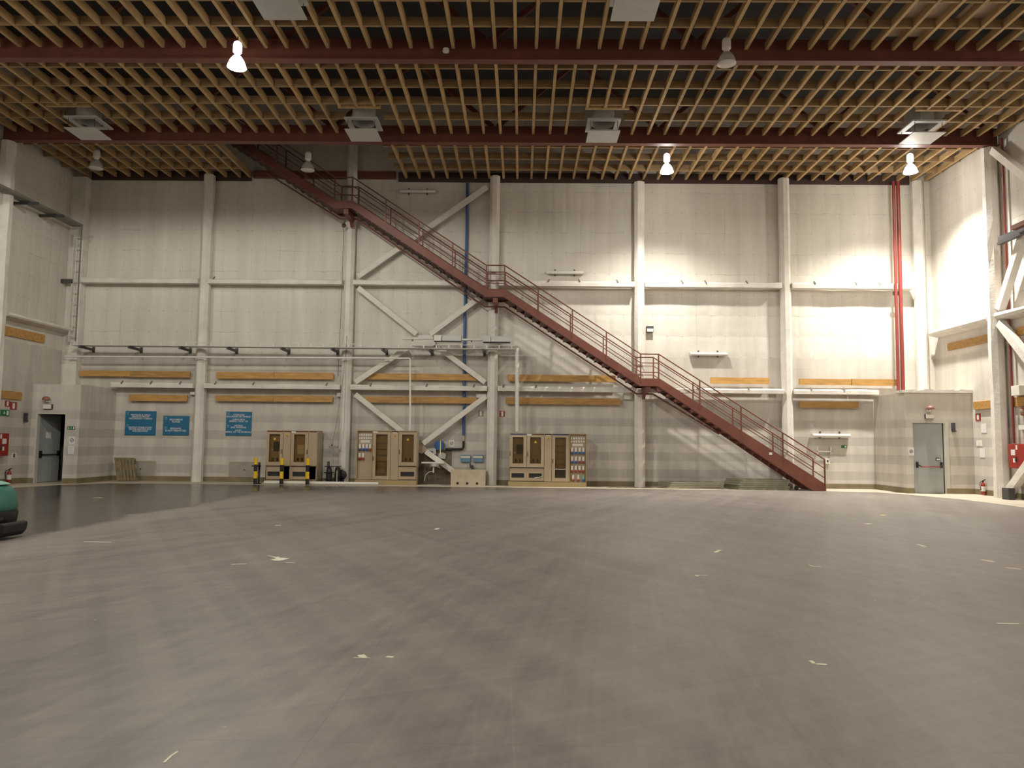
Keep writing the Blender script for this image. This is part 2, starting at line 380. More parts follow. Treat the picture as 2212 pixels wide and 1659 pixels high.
# skirting
bs = .17
struct('baseboard_back', MB().box(LX, RX, -.025, 0, 0, bs), M_ochre, 'ochre painted skirting along the back wall', 'baseboard')
mb = MB().box(XL, DL0, LB-.02, LB, 0, bs).box(DL1, LX+.02, LB-.02, LB, 0, bs).box(LX, LX+.02, LB, 0, 0, bs).box(XL, XL+.02, YF, LB-.02, 0, bs)
struct('baseboard_left', mb, M_ochre, 'ochre painted skirting on the left wall and lobby', 'baseboard')
mb = MB().box(RX-.02, DR0, LB-.02, LB, 0, bs).box(DR1, XR, LB-.02, LB, 0, bs).box(RX-.02, RX, LB, 0, 0, bs).box(XR-.02, XR, YF, LB-.02, 0, bs)
struct('baseboard_right', mb, M_ochre, 'ochre painted skirting on the right wall and lobby', 'baseboard')
# pale apron around the stage floor
poly = [(XL, YF), (-13.7, YF), (-13.7, -4.6), (-13.15, -2.75), (-12.2, -1.55), (-9., -1.38), (10.4, -1.38), (12.2, -1.75), (12.75, -2.8), (13.28, -4.6), (13.28, YF), (XR, YF), (XR, 0), (XL, 0)]
struct('trim_2', MB().prism(poly, .0, .006, 'z'), M_apron, 'pale beige floor margin around the dark stage floor', 'floor')

# doors
d = bpy.data.objects.new('door_1', None); COL.objects.link(d); d.location = (DL0, LB, 0); d['kind'] = 'structure'
d['label'] = 'grey left door standing open into the dark lobby'; d['category'] = 'door'
part(d, 'door_frame', MB().box(DL0-.035, DL0+.02, LB-.012, LB+t, .006, DLH+.03).box(DL1-.012, DL1+.02, LB-.012, LB+t, .006, DLH+.03).box(DL0+.02, DL1-.012, LB-.012, LB+t, DLH-.01, DLH+.03), M_fitting)
h = Vector((DL0-.075, LB+t+.03, 0)); a = math.radians(80); ex = Vector((math.cos(a), math.sin(a), 0)); nx = Vector((math.sin(a), -math.cos(a), 0))
def leafbox(mb, u0, u1, n0, n1, z0, z1):
    P = []
    for z in (z0, z1):
        P += [h+ex*u0+nx*n0+Zv*z, h+ex*u1+nx*n0+Zv*z, h+ex*u1+nx*n1+Zv*z, h+ex*u0+nx*n1+Zv*z]
    return mb.hexa(P)
leaf = part(d, 'door_leaf', leafbox(MB(), 0, .90, 0, .045, .02, DLH-.03), M_door)
part(leaf, 'push_bar', leafbox(leafbox(leafbox(MB(), .06, .14, .045, .09, .80, 1.02), .78, .86, .045, .09, .86, 1.02), .1, .82, .075, .105, .88, .915), M_black)
part(leaf, 'paper_notice', leafbox(MB(), .30, .52, .045, .048, 1.42, 1.62), M_paper)
d = bpy.data.objects.new('door_2', None); COL.objects.link(d); d.location = (DR0, LB, 0); d['kind'] = 'structure'
d['label'] = 'closed grey door in the right lobby with a push bar'; d['category'] = 'door'
part(d, 'door_frame', MB().box(DR1-.035, DR1, LB+.02, LB+.09, .006, DRH).box(DR1, DR1+.1, LB-.015, LB, .006, DRH+.03), M_fitting)
leaf = part(d, 'door_leaf', MB().box(DR0, DR1-.06, LB+.05, LB+.10, .02, DRH-.005), M_door)
yb = LB+.05
part(d, 'door_gap_shade', MB().box(DR1-.06, DR1-.035, LB+.04, LB+.10, .02, DRH), M_black)  # black strip put in for the shade of the gap beside the leaf
bar = part(leaf, 'push_bar', MB().box(DR0+.09, DR0+.14, yb-.06, yb, .80, .98).box(DR1-.16, DR1-.11, yb-.06, yb, .80, .98).bar((DR0+.115, yb-.05, .90), (DR0+.22, yb-.09, .835), .03, .03).bar((DR1-.135, yb-.05, .90), (DR1-.2, yb-.09, .835), .03, .03), M_black)
part(bar, 'bar', MB().tube((DR0+.2, yb-.09, .835), (DR1-.18, yb-.09, .835), .014), M_fire)
lk = part(leaf, 'lock_plate', MB().box(DR1-.29, DR1-.15, yb-.012, yb, 1.02, 1.12), M_black)
part(lk, 'lock_label', MB().box(DR1-.275, DR1-.165, yb-.016, yb-.012, 1.04, 1.09), M_paper)

# ================================================================ STEELWORK ON THE WALLS
def column(x0, x1, y0, y1, z1, label, lean=0.):
    mb = MB(); n = 14; rg = random.Random(label); rings = []
    cx, cy, wx, wy = (x0+x1)/2, (y0+y1)/2, (x1-x0)/2, (y1-y0)/2; k = .58
    base = [(-1, -1+k), (-1+k, -1), (1-k, -1), (1, -1+k), (1, 1-k), (1-k, 1), (-1+k, 1), (-1, 1-k)]
    for i in range(n+1):
        z = z1*i/n
        rings.append([mb.b.verts.new((cx+bx*wx*(1+rg.uniform(-.06, .06)), cy+by*wy if by > .3 else cy+by*wy*(1+rg.uniform(-.06, .04)), z)) for bx, by in base])
    for A, B in zip(rings, rings[1:]):
        for i in range(8): mb.b.faces.new((A[i], A[(i+1) % 8], B[(i+1) % 8], B[i]))
    mb.b.faces.new(rings[0][::-1]); mb.b.faces.new(rings[-1])
    return solo('steel_column', label, 'column', mb, M_spray, 'whitewashed steel columns')
CW = .17
column(-10-CW, -10+CW, -.40, 0, 10.66, 'white sprayed column between the small and the square blue notices')
column(-5-CW, -5+CW, -.36, 0, 12.3, 'white sprayed column behind the topmost visible stair landing')
column(0-CW, CW, -.36, 0, 10.68, 'white sprayed column right of the blue pipe, behind the middle stair landing')
column(5-CW, 5+CW, -.36, 0, 10.5, 'white sprayed column behind the lowest stair landing')
column(10-CW, 10+CW, -.36, 0, 10.66, 'white sprayed column behind the lower end of the lowest stair flight')
column(14.42, 14.78, -.30, 0, 10.6, 'rounded white column in the back right corner above the lobby').location.z = 0
column(14.70, 15.1, -3.88, -3.5, 10.36, 'large white column on the right wall, half in shade')
column(-14.8, -14.42, -4.0, -3.6, 10.36, 'white column at the left edge of the view on the left wall')
solo('corner_casing', 'plain whitewashed casing boxing in the back left corner', 'casing', MB().box(XL, -14.28, -.30, 0, LH, 10.55), M_spray)

def girt(x0, x1, z0, z1, label, clips=(), droop=True):
    t = thing('girt', label, 'beam', ((x0+x1)/2, -.27, z0), 'horizontal white girts between the columns')
    mb = MB(); n = max(3, int((x1-x0)/.5)); rg = random.Random(label); R = []
    for i in range(n+1):
        x = x0+(x1-x0)*i/n; e = rg.uniform(-.018, .012)
        R.append([mb.b.verts.new(p) for p in ((x, -.40+e, z0), (x, -.41+e, z1-.05), (x, -.37, z1+e), (x, -.13, z1+e), (x, -.13, z0))])
    for A, B in zip(R, R[1:]):
        for i in range(5): mb.b.faces.new((A[i], A[(i+1) % 5], B[(i+1) % 5], B[i]))
    mb.b.faces.new(R[0]); mb.b.faces.new(R[-1][::-1])
    part(t, 'rail', mb, M_spray)
    for c in clips: part(t, 'clip', MB().bar((c, -.38, z1+.055), (c+(.045 if c > 2 else -.04), -.425, z1-.045), .045, .02), M_clip)
cols = [-14.28, -10, -5, 0, 5, 10, 14.45]
nm = ['left corner casing and the first column', 'first and second columns', 'two braced columns', 'middle landing and the third bay column', 'two columns right of the stair', 'last column and the twin red pipes']
clipm = [(), (-9.6,), (), (1.9, 2.9, 4.2), (6.4, 7.2, 8.6), (10.9, 12.3, 13.1)]
clipl = [(-12.6, -11.6, -10.6), (-9.4, -8.1, -5.6), (-4.1, -2.2, -.6), (.4, 1.5), (6.9, 8.6), (10.7, 11.8)]
for i in range(6):
    a = cols[i]+(CW+.01 if i else 0); b = cols[i+1]-CW-.01
    z0, z1 = (6.79, 6.97)
    girt(a, b, z0, z1, 'upper white girt halfway up the wall between the %s' % nm[i], clipm[i])
    if i == 0: a = LX+.01
    if i == 5: b = RX-.01
    girt(a, b, 3.18, 3.345, 'lower white girt above the cabinets, between the %s' % nm[i].replace('left corner casing', 'left lobby').replace('the twin red pipes', 'the right lobby'), clipl[i])

def brace(p, q, label, w=.17, y=-.26):
    (x0, z0), (x1, z1) = W(*p, y), W(*q, y)
    d = Vector((x1-x0, 0, z1-z0)).normalized()
    solo('diagonal_brace', label, 'brace', MB().bar((x0, y, z0), (x1, y, z1), w, .12), M_spray, 'diagonal braces in the middle bay')
brace((774, 598), (1052, 404), 'white diagonal brace rising from the upper girt to the ceiling, crossed by the stair')
brace((774, 622), (900, 722), 'white diagonal brace falling from the left column to the gusset above the cable tray')
brace((1051, 632), (930, 722), 'white diagonal brace falling leftwards behind the stair to the gusset above the cable tray')
brace((880, 752), (768, 826), 'white diagonal brace below the cable tray, running down left to the lower girt')
brace((948, 752), (1048, 826), 'white diagonal brace below the cable tray, running down right to the lower girt')
brace((768, 852), (898, 955), 'white diagonal brace running down behind the middle cabinet')
brace((1050, 856), (914, 958), 'white diagonal brace running down left over the blue hose drum')
brace((920, 975), (1004, 1036), 'short white diagonal brace passing behind the wash basin towards the concrete trough')
gx, gz = W(915, 735, -.2)
solo('gusset_plate', 'white gusset plate where four braces meet behind the cable tray', 'plate', MB().prism([(gx-.28, gz+.18), (gx+.28, gz+.18), (gx+.42, gz-.1), (gx+.3, gz-.22), (gx-.3, gz-.22), (gx-.42, gz-.1)], -.195, -.18), M_spray)
gx, gz = W(905, 966, -.2)
solo('gusset_plate', 'brown stained gusset plate right of the middle cabinet', 'plate', MB().prism([(gx-.12, gz+.12), (gx+.15, gz+.14), (gx+.3, gz-.1), (gx+.1, gz-.22), (gx-.15, gz-.1)], -.195, -.18), M_conc)

# wall ledger under the joist ends, taller and darker to stand for their shadow
solo('ledger_shade_band', 'dark red steel ledger, made tall and dark as shade, along the top of the back wall under the joist ends', 'beam', MB().box(-3.4, XR-.7, -.07, 0, 10.53, 10.86), M_ledger)
solo('ledger_shade_band', 'dark red steel ledger, made tall and dark as shade, at the top of the wall left of the stair', 'beam', MB().box(XL+.55, -8.6, -.07, 0, 10.53, 10.86), M_ledger)
solo('trimmer_beam', 'dark red steel beam on the back wall above the stair opening', 'beam', MB().box(-8.5, -3.5, -.16, 0, 10.62, 10.86), M_red)

# ---------------------------------------------------------------- side walls: girts, braces
def side_girt(x, y0, y1, z0, z1, label, sgn):
    mb = MB(); n = 8; rg = random.Random(label); R = []
    for i in range(n+1):
        y = y0+(y1-y0)*i/n; e = rg.uniform(-.02, .02)
        R.append([mb.b.verts.new(p) for p in ((x, y, z0), (x, y, z1+e), (x+sgn*.36, y, z1+e), (x+sgn*.38, y, z1-.08), (x+sgn*.34, y, z0+.06))])
    for A, B in zip(R, R[1:]):
        for i in range(5): mb.b.faces.new((A[i], A[(i+1) % 5], B[(i+1) % 5], B[i]))
    mb.b.faces.new(R[0]); mb.b.faces.new(R[-1][::-1])
    solo('wall_girt', label, 'beam', mb, M_spray)
side_girt(XR, -3.49, -.36, 5.12, 5.34, 'lumpy white girt on the right wall between the corner and the column', -1)
side_girt(XR, -8.4, -3.89, 5.12, 5.34, 'white girt on the right wall running out of view beyond the column', -1)
side_girt(XL, -3.59, -.31, 5.02, 5.2, 'white girt on the left wall between the corner and the edge column', 1)
xb = 14.86
def sbrace(a, b, label, w=.2):
    solo('wall_brace', label, 'brace', MB().bar((xb, *a), (xb, *b), w, .2, (1, 0, 0)), M_spray, 'diagonal braces on the right wall')
sbrace((-3.98, 5.45), (-6.8, 10.1), 'white diagonal brace on the right wall rising from the girt to the right')
sbrace((-3.98, 5.05), (-6.6, 2.3), 'white diagonal brace on the right wall falling from the girt to the right')
sbrace((-3.98, 10.2), (-6.6, 7.7), 'faint white diagonal brace falling rightwards from the top of the right column')
p0 = SD(2176, 1078, xb); p1 = SD(2212, 1000, xb)
sbrace((p0[0]-.02, .12), (p1[0]-1.4, p1[1]+1.05), 'thick white raking brace standing on the floor margin at the right edge', .22)
yy = SD(2186, 1080, 14.75)[0]
solo('base_block', 'dark grey steel base block at the foot of the right raking brace', 'block', MB().box(14.55, 14.74, yy-.17, yy+.12, .006, .33), M_dgrey, bevel=.01)

# timber fender planks
def plank(p, q, label, y=-.17, joint=None, th=.055):
    x0, z1 = W(p[0], p[1], y); x1, z0 = W(q[0], q[1], y)
    return solo('timber_plank', label, 'plank', MB().box(x0, x1, y, y+th, z0, z1), M_plank, 'pine fender planks on the walls')
PL = [((172, 800), (280.5, 813.5), 'upper pine plank nearest the left lobby, paler of the joined pair'), ((281.5, 801), (410, 815.5), 'upper pine plank butted to the right of the paler one, left of the first column'),
      ((467, 803), (592, 818.5), 'upper pine plank just right of the first column'), ((593, 804), (720, 819.5), 'upper pine plank left of the braced bay'),
      ((785, 806), (1031, 822), 'long upper pine plank in the braced bay, under the tray conduit'), ((1096, 809), (1330, 825.5), 'long upper pine plank below the middle stair flight'),
      ((1535, 815), (1662, 829.5), 'short bright upper pine plank right of the lowest stair landing'), ((1727, 818), (1839, 832), 'upper pine plank right of the last column'),
      ((1840, 818.5), (1941, 833.5), 'upper pine plank ending at the twin red pipes'),
      ((279, 852), (404, 867), 'lower pine plank above the two left blue signs'), ((465, 853.5), (590, 867.5), 'lower pine plank above the single blue sign'),
      ((591, 854), (718, 869), 'lower pine plank above the left cabinet'), ((778, 856), (1030, 872), 'long lower pine plank above the middle cabinet'),
      ((1092, 858.5), (1340, 875), 'long lower pine plank above the right cabinet'), ((1727, 867), (1855, 881.5), 'lower pine plank right of the last column, above the wall tube light')]
for p, q, l in PL: plank(p, q, l)
def side_plank(x, sgn, a, b, label):
    (y0, z0), (y1, z1) = a, b
    solo('timber_plank', label, 'plank', MB().box(x, x+sgn*.06, y0, y1, z0, z1), M_plank, 'pine fender planks on the walls')
side_plank(XL, 1, (-3.58, 4.55), (-1.35, 4.82), 'pine plank under the girt on the left wall')
side_plank(XL, 1, (-4.3, 2.62), (-2.3, 2.86), 'pine plank low on the left wall beside the lobby')
side_plank(XR, -1, (-3.46, 4.62), (-.9, 4.86), 'shaded pine plank under the girt on the right wall')
side_plank(XR, -1, (-3.46, 2.62), (-2.2, 2.86), 'pine plank on the right wall beside the lobby top')
side_plank(XR, -1, (-7.5, 4.62), (-4.35, 4.86), 'pine plank under the girt at the far right edge')
side_plank(XR, -1, (-7.5, 2.62), (-4.05, 2.88), 'pine plank above the red fire hose cabinet')

# ================================================================ CEILING GRID
ZB = 10.63; JH = .17; JW = .075
beams = [(-3.80, 'dark red roof truss nearest the back wall, its lower flange below the timber grid'),
         (-8.68, 'dark red roof truss second from the back wall, crossing the lamp row'),
         (-13.56, 'dark red roof truss third from the back wall, above the top of the view')]
for yb_, lab in beams:
    t = thing('roof_truss', lab, 'truss', (0, yb_, 10.38), 'steel roof trusses')
    part(t, 'bottom_chord', MB().box(XL+.02, XR-.02, yb_-.11, yb_+.11, 10.38, 10.41).box(XL+.02, XR-.02, yb_-.02, yb_+.02, 10.41, 10.86).box(XL+.02, XR-.02, yb_-.11, yb_+.11, 10.86, 10.89), M_red)
    part(t, 'top_chord', MB().box(XL+.02, XR-.02, yb_-.1, yb_+.1, 12.9, 13.1), M_red)
    for k in range(12):
        x0 = -14.5+k*2.45; up_ = k % 2 == 0
        part(t, 'diagonal', MB().bar((x0, yb_, 10.92 if up_ else 12.88), (x0+2.3, yb_, 12.88 if up_ else 10.92), .12, .1), M_red)
bays = [(-3.68, -.10, 'nearest the wall'), (-8.56, -3.92, 'between both red beams'), (-13.44, -8.80, 'before the front beam')]
openings = {0: [(-8.6, -3.42, -3.68, -.02)], 1: [(2.72, 3.84, -5.62, -3.92), (-4.12, -3.02, -5.62, -3.92), (11.75, 12.95, -5.62, -3.92), (-12.25, -11.1, -5.62, -3.92)], 2: []}
first = {}
for bi, (y0, y1, bn) in enumerate(bays):
    k0 = math.ceil((XL+.12-.29)/.488); k1 = math.floor((XR-.12-.29)/.488)
    for k in range(k0, k1+1):
        x = .29+.488*k; a, b = y0, y1
        skip = False
        for ox0, ox1, oy0, oy1 in openings[bi]:
            if ox0 < x < ox1:
                if bi == 0: skip = True
                else: b = oy0-.09
        if skip: continue
        kind = 'full' if b == y1 else 'short'
        lab = 'pine joist of the timber ceiling grid %s' % bn if kind == 'full' else 'shortened pine joist ending at an air diffuser opening'
        key = (bi, kind)
        if key not in first:
            first[key] = solo('ceiling_joist', lab, 'joist', MB().box(x-JW/2, x+JW/2, a, b, ZB, ZB+JH), M_joist, 'pine ceiling joists %s' % bn if kind == 'full' else 'shortened ceiling joists')
        else:
            o = first[key].copy(); COL.objects.link(o); o.location.x = x+random.uniform(-.012, .012); o.location.z = ZB+random.uniform(0, .006)
rows = {0: [-.93, -1.9, -2.9], 1: [-4.9, -5.87, -6.85, -7.84], 2: [-9.73, -10.7, -11.7, -12.7]}
ordn = ['first', 'second', 'third', 'fourth']
joint_x = [.29+.488*k for k in range(-32, 33)]
for bi, ys in rows.items():
    for ri, yc in enumerate(ys):
        mb = MB()
        spans = [(XL+.03, XR-.03)]
        for ox0, ox1, oy0, oy1 in openings[bi]:
            if oy0-.05 < yc < oy1:
                ns = []
                for s0, s1 in spans:
                    if s0 < ox0 < s1: ns += [(s0, ox0), (ox1, s1)]
                    else: ns.append((s0, s1))
                spans = ns
        for s0, s1 in sorted(spans):
            mb.box(s0, s1, yc-.03, yc+.03, ZB+JH+.008, ZB+JH+.05)          # continuous upper half
            xs = [s0]+[q for x in joint_x if s0+.06 < x < s1-.06 for q in (x-JW/2-.014, x+JW/2+.014)]+[s1]
            for q0, q1 in zip(xs[::2], xs[1::2]): mb.box(q0, q1, yc-.03, yc+.03, ZB+.012, ZB+JH+.008)
        solo('cross_batten', '%s pine cross batten counted from the back wall, grid bay %s' % (ordn[ri], bays[bi][2]), 'batten', mb, M_cross, 'notched cross battens of the ceiling grid')
for (ox0, ox1, oy0, oy1), w in zip(openings[1], ('right of centre', 'left of centre, near the stair head', 'at the far right', 'at the far left')):
    solo('ceiling_trimmer', 'pale trimmer joist closing the air diffuser opening %s' % w, 'joist', MB().box(ox0-.04, ox1+.04, oy0-.08, oy0, ZB-.005, ZB+.19), M_joist)
solo('ceiling_trimmer', 'dark trimmer joist along the left side of the stair opening', 'joist', MB().box(-8.66, -8.58, -3.66, -.1, ZB, ZB+.2), M_joist)

# air diffusers
def diffuser(x, y, lab):
    t = thing('air_diffuser', lab, 'diffuser', (x, y, 10.2), 'square ceiling air diffusers')
    part(t, 'baffle_plate', MB().box(x-.45, x+.45, y-.43, y+.43, 10.2, 10.225), M_plate)
    hs = part(t, 'housing', MB().box(x-.47, x+.47, y-.45, y-.30, 10.52, 10.56).box(x-.47, x+.47, y+.30, y+.45, 10.52, 10.56).box(x-.47, x-.32, y-.30, y+.30, 10.52, 10.56).box(x+.32, x+.47, y-.30, y+.30, 10.52, 10.56)
              .lathe([(.33, 10.56), (.33, 11.2), (.31, 11.2), (.31, 10.56)], (x, y, 0), 24, cap=False), M_plate)
    part(hs, 'duct_throat', MB().lathe([(.31, 10.9), (.31, 10.92)], (x, y, 0), 24), M_black)
    for sx in (-.38, .38):
        for sy in (-.36, .36): part(t, 'hanger_rod', MB().tube((x+sx, y+sy, 10.225), (x+sx, y+sy, 10.52), .008, 6), M_dgrey)
diffuser(3.25, -4.8, 'white square air diffuser right of centre, hiding the rear red beam')
diffuser(-3.62, -4.8, 'grey square air diffuser beside the stair head, left of centre')
diffuser(12.32, -4.8, 'white square air diffuser at the far right, above the lit lamp')
diffuser(-11.6, -4.8, 'dim square air diffuser at the far left')
diffuser(3.22, -11.15, 'white square air diffuser cut by the top edge, right of centre')
diffuser(-4.0, -11.15, 'hazy square air diffuser cut by the top edge, right of the bright lamp')
# boards on top of the grid, upper right
for i, (a, b, c, d_) in enumerate(((9.3, 10.3, -10.5, -9.0), (10.45, 11.2, -10.6, -9.3))):
    solo('plywood_sheet', ('left' if i == 0 else 'right')+' pale plywood sheet lying on the timber grid at the upper right', 'board', MB().box(a, b, c, d_, ZB+JH+.055, ZB+JH+.075), M_ply)
px_ = FL(961, 112, 10.4)
t = thing('smoke_detector', 'small white smoke detector on the front red beam', 'detector', (px_[0], -8.86, 10.5))
part(t, 'base', MB().lathe([(.07, 0), (.07, .05)], (px_[0], -8.86, 10.55), 16), M_white)
part(t, 'head', MB().lathe([(.03, -.05), (.075, -.03), (.08, 0)], (px_[0], -8.86, 10.55), 16), M_white)

# high-bay lamps
LIGHTS = []
def lamp(x, y, z, lit, lab):
    t = thing('high_bay_lamp', lab, 'lamp', (x, y, z), 'high-bay lamps under the timber grid')
    part(t, 'gear_housing', MB().lathe([(.035, .62), (.085, .58), (.10, .52), (.10, .36), (.07, .33), (.055, .28)], (x, y, z), 20), M_shade_lit if lit else M_white, True)
    part(t, 'hanger', MB().tube((x, y, z+.62), (x, y, ZB+.02), .012, 6), M_dgrey)
    part(t, 'shade', MB().lathe([(.055, .28), (.10, .25), (.16, .16), (.195, .07), (.215, 0), (.205, 0), (.185, .07), (.15, .155), (.09, .24), (.05, .27)], (x, y, z), 28, cap=False), M_shade_lit if lit else M_shade, True)
    part(t, 'lens', MB().lathe([(.02, -.03), (.12, -.022), (.19, -.006), (.205, .004)], (x, y, z), 28), M_glow if lit else M_off, True)
    if lit: LIGHTS.append((x, y, z))
lamp(-5.56, -9.3, 9.9, True, 'brightly lit high-bay lamp at the upper left, in front of the front red beam')
lamp(5.56, -9.3, 10.03, False, 'unlit high-bay lamp at the upper right, in front of the front red beam')
lamp(5.5, -2.6, 9.98, True, 'lit high-bay lamp near the back wall, right of centre')
lamp(13.12, -2.6, 10.02, True, 'lit high-bay lamp in the back right corner')
lamp(-5.85, -2.6, 9.98, False, 'unlit high-bay lamp hanging beside the stair head')
lamp(-12.62, -2.6, 10.0, False, 'dim unlit high-bay lamp in the back left corner')
lamp(13.35, -9.3, 10.03, True, 'lit high-bay lamp just outside the right edge')
for x, y in ((-5.56, -16.6), (5.56, -24.), (13.35, -20.), (-13.2, -16.6)): LIGHTS.append((x, y, 10.0))  # unseen lamps without fittings, added to fill the floor and back wall
POW = {0: 1000., 1: 4000., 2: 6300., 3: 480., 6: 750.}
for i, (x, y, z) in enumerate(LIGHTS):
    l = bpy.data.lights.new('lamp_or_fill_beam', 'SPOT'); o = bpy.data.objects.new('lamp_or_fill_beam', l); COL.objects.link(o)
    o.location = (x, y, z-.05); l.energy = POW.get(i, 1480.); l.color = (1., .975, .885); l.spot_size = math.radians(126 if i in (1, 2) else 178); l.spot_blend = 1. if i in (1, 2) else .12; l.shadow_soft_size = .17
    l2 = bpy.data.lights.new('lamp_or_fill_glow', 'POINT'); o2 = bpy.data.objects.new('lamp_or_fill_glow', l2); COL.objects.link(o2)
    o2.location = (x, y, z-.12); l2.energy = l.energy*.02; l2.color = (1., .96, .88); l2.shadow_soft_size = .12

# ================================================================ STAIR
YN, YFAR = -1.42, -.46
SP = [(10.75, .21), (5.46, 3.56), (4.88, 3.56), (.43, 6.445), (-.17, 6.445), (-4.66, 9.385), (-5.25, 9.385), (-9.2, 11.97)]   # top edge of the stringer
st = thing('steel_staircase', 'long straight red oxide steel staircase climbing the back wall to the ceiling', 'staircase', (10.75, -.94, 0))
def stringer_poly(o=0., th=.285):
    top = [(x, z) for x, z in SP]; n = len(SP); low = []
    for i, (x, z) in enumerate(SP):
        sh = 0 if i in (0, n-1) else -.05
        lx = x+(-.05 if True else 0)*(0 if i in (0, n-1) else 1); low.append((lx, z-(th if i not in (1, 2, 3, 4, 5, 6) else .245)))
    low[0] = (SP[0][0]-.42, 0.006)
    return top+low[::-1]+[(10.75, .006)]
for y in (YN, YFAR):
    s_ = MB(); P = stringer_poly(); n = len(SP)
    # build as quads strip to keep it clean
    top = P[:n]; low = P[n:2*n][::-1]
    pts = list(zip(top, low))
    y0, y1 = y-.012, y+.012
    for (a, b), (c, d_) in zip(pts, pts[1:]):
        s_.hexa([(b[0], y0, b[1]), (d_[0], y0, d_[1]), (d_[0], y1, d_[1]), (b[0], y1, b[1]), (a[0], y0, a[1]), (c[0], y0, c[1]), (c[0], y1, c[1]), (a[0], y1, a[1])])
    s_.prism([(10.75, .21), (10.75, .006), (10.33, .006)], y0, y1)
    for A in (top, low):            # flanges
        for a, b in zip(A, A[1:]): s_.bar((a[0], y+(.035 if y < -1 else -.035), a[1]), (b[0], y+(.035 if y < -1 else -.035), b[1]), .012, .07)
    part(st, 'stringer', s_, M_red)
tr0 = None
for (xa, za), (xb_, zb) in ((SP[0], SP[1]), (SP[2], SP[3]), (SP[4], SP[5]), (SP[6], SP[7])):
    if xa > 10: xa, za = 10.75, .21
    n = round((zb-za)/.165); n = max(n, 1)
    for i in range(1, n):
        x = xa+(xb_-xa)*i/n; z = za+(zb-za)*i/n-.215
        if tr0 is None:
            tr0 = part(st, 'tread', MB().box(x-.15, x+.13, YFAR-.014, YN+.014, z-.03, z).box(x+.115, x+.13, YFAR-.014, YN+.014, z-.06, z-.03), M_tread); tr_org = (x, z)
        else:
            o = tr0.copy(); COL.objects.link(o); o.parent = st; o.location = (x-tr_org[0], 0, z-tr_org[1])
for (xa, z), (xb_, _), w in ((SP[1], SP[2], 5), (SP[3], SP[4], 0), (SP[5], SP[6], -5)):
    part(st, 'landing_plate', MB().box(xb_-.16, xa+.08, YN+.014, YFAR-.014, z-.19, z-.16), M_tread)
    br = MB().box(w+.02, w+.18, YN+.05, -.445, z-.42, z-.25)
    br.prism([(-.445, z-.42), (-.445, z-.62), (-.65, z-.42)], w+.05, w+.15, 'x')
    part(st, 'landing_bracket', br, M_red)
def offs(dz): return [(x, z+dz) for x, z in SP]
for y, nm_ in ((YN, 'near'), (YFAR, 'far')):
    gr = part(st, 'guard_rail', MB().pipe([(x-(.03 if 0 < i < 7 else 0.02), y, z+.80) for i, (x, z) in enumerate(SP)], .021, 8), M_red, True)
    for dz in (.51, .205): part(gr, 'mid_rail', MB().pipe([(x-(.03 if 0 < i < 7 else 0.02), y, z+dz) for i, (x, z) in enumerate(SP)], .015, 8), M_red, True)
    posts = []
    for (xa, za), (xb_, zb) in ((SP[0], SP[1]), (SP[2], SP[3]), (SP[4], SP[5]), (SP[6], SP[7])):
        n = 4
        for i in range(n+1): posts.append((xa+(xb_-xa)*i/n-.03, za+(zb-za)*i/n))
    for x, z in posts: part(gr, 'post', MB().box(x-.02, x+.02, y-.02, y+.02, z-.12, z+.79), M_red)
lab_x, lab_z = W(1665, 980, YN-.03)
part(st, 'paper_label', MB().box(lab_x-.05, lab_x+.05, YN-.016, YN-.012, lab_z-.04, lab_z+.04), M_paper, label='white paper label')
# sprinkler pipe under the flights
pp = [(-7.9, 10.64), (-5.3, 9.04), (-4.72, 9.04), (-.27, 6.03), (.39, 6.03), (4.85, 3.12), (5.4, 3.12), (7.6, 1.8)]
part(st, 'conduit', MB().pipe([(x, -.52, z) for x, z in pp], .028, 8), M_red, True)

# ================================================================ CABLE TRAY, CONDUITS, PIPES
t = thing('cable_tray', 'grey ladder cable tray crossing the back wall on dark cantilever arms', 'cable tray', (-6.8, -.7, 4.55), None)
x0, x1 = -14.2, .74
part(t, 'side_rail', MB().box(x0, x1, -.86, -.84, 4.665, 4.685), M_grey); part(t, 'side_rail', MB().box(x0, x1, -.86, -.84, 4.55, 4.57), M_grey)
part(t, 'tray_bed', MB().box(x0, x1, -.84, -.46, 4.55, 4.565), M_grey)
r0 = None
for k in range(36):
    x = x0+.15+k*.42
    if r0 is None: r0 = part(t, 'rung', MB().box(x-.018, x+.018, -.865, -.845, 4.565, 4.67), M_white)
    else:
        o = r0.copy(); COL.objects.link(o); o.parent = t; o.location.x += k*.42
for px in (185, 290, 398, 500, 615, 722, 830, 930, 1045):
    x = W(px, 745, -.5)[0]
    part(t, 'cantilever_arm', MB().box(x-.03, x+.03, -.86, 0, 4.46, 4.54).box(x-.045, x+.045, -.03, 0, 4.40, 4.6), M_dgrey)
t = thing('cable_ladder', 'vertical cable ladder in the back left corner turning out along the left wall', 'cable tray', (-14.35, -.5, 4.7))
part(t, 'side_rail', MB().box(-14.255, -14.235, -.52, -.46, 4.70, 8.74), M_ladder); part(t, 'side_rail', MB().box(-14.46, -14.44, -.56, -.44, 4.70, 8.5), M_grey)
for k in range(10): part(t, 'rung', MB().box(-14.44, -14.26, -.51, -.49, 4.9+k*.38, 4.925+k*.38), M_grey)
part(t, 'top_tray', MB().box(-14.6, -14.23, -7.0, -.44, 8.72, 8.735).box(-14.26, -14.23, -7.0, -.44, 8.735, 8.80), M_ladder)
for y in (-1.9, -3.2, -5.2): part(t, 'cantilever_arm', MB().box(XL, -14.0, y-.03, y+.03, 8.62, 8.70), M_dgrey)
part(t, 'cantilever_arm', MB().box(XL, -14.42, -.6, -.54, 6.72, 6.86), M_dgrey)

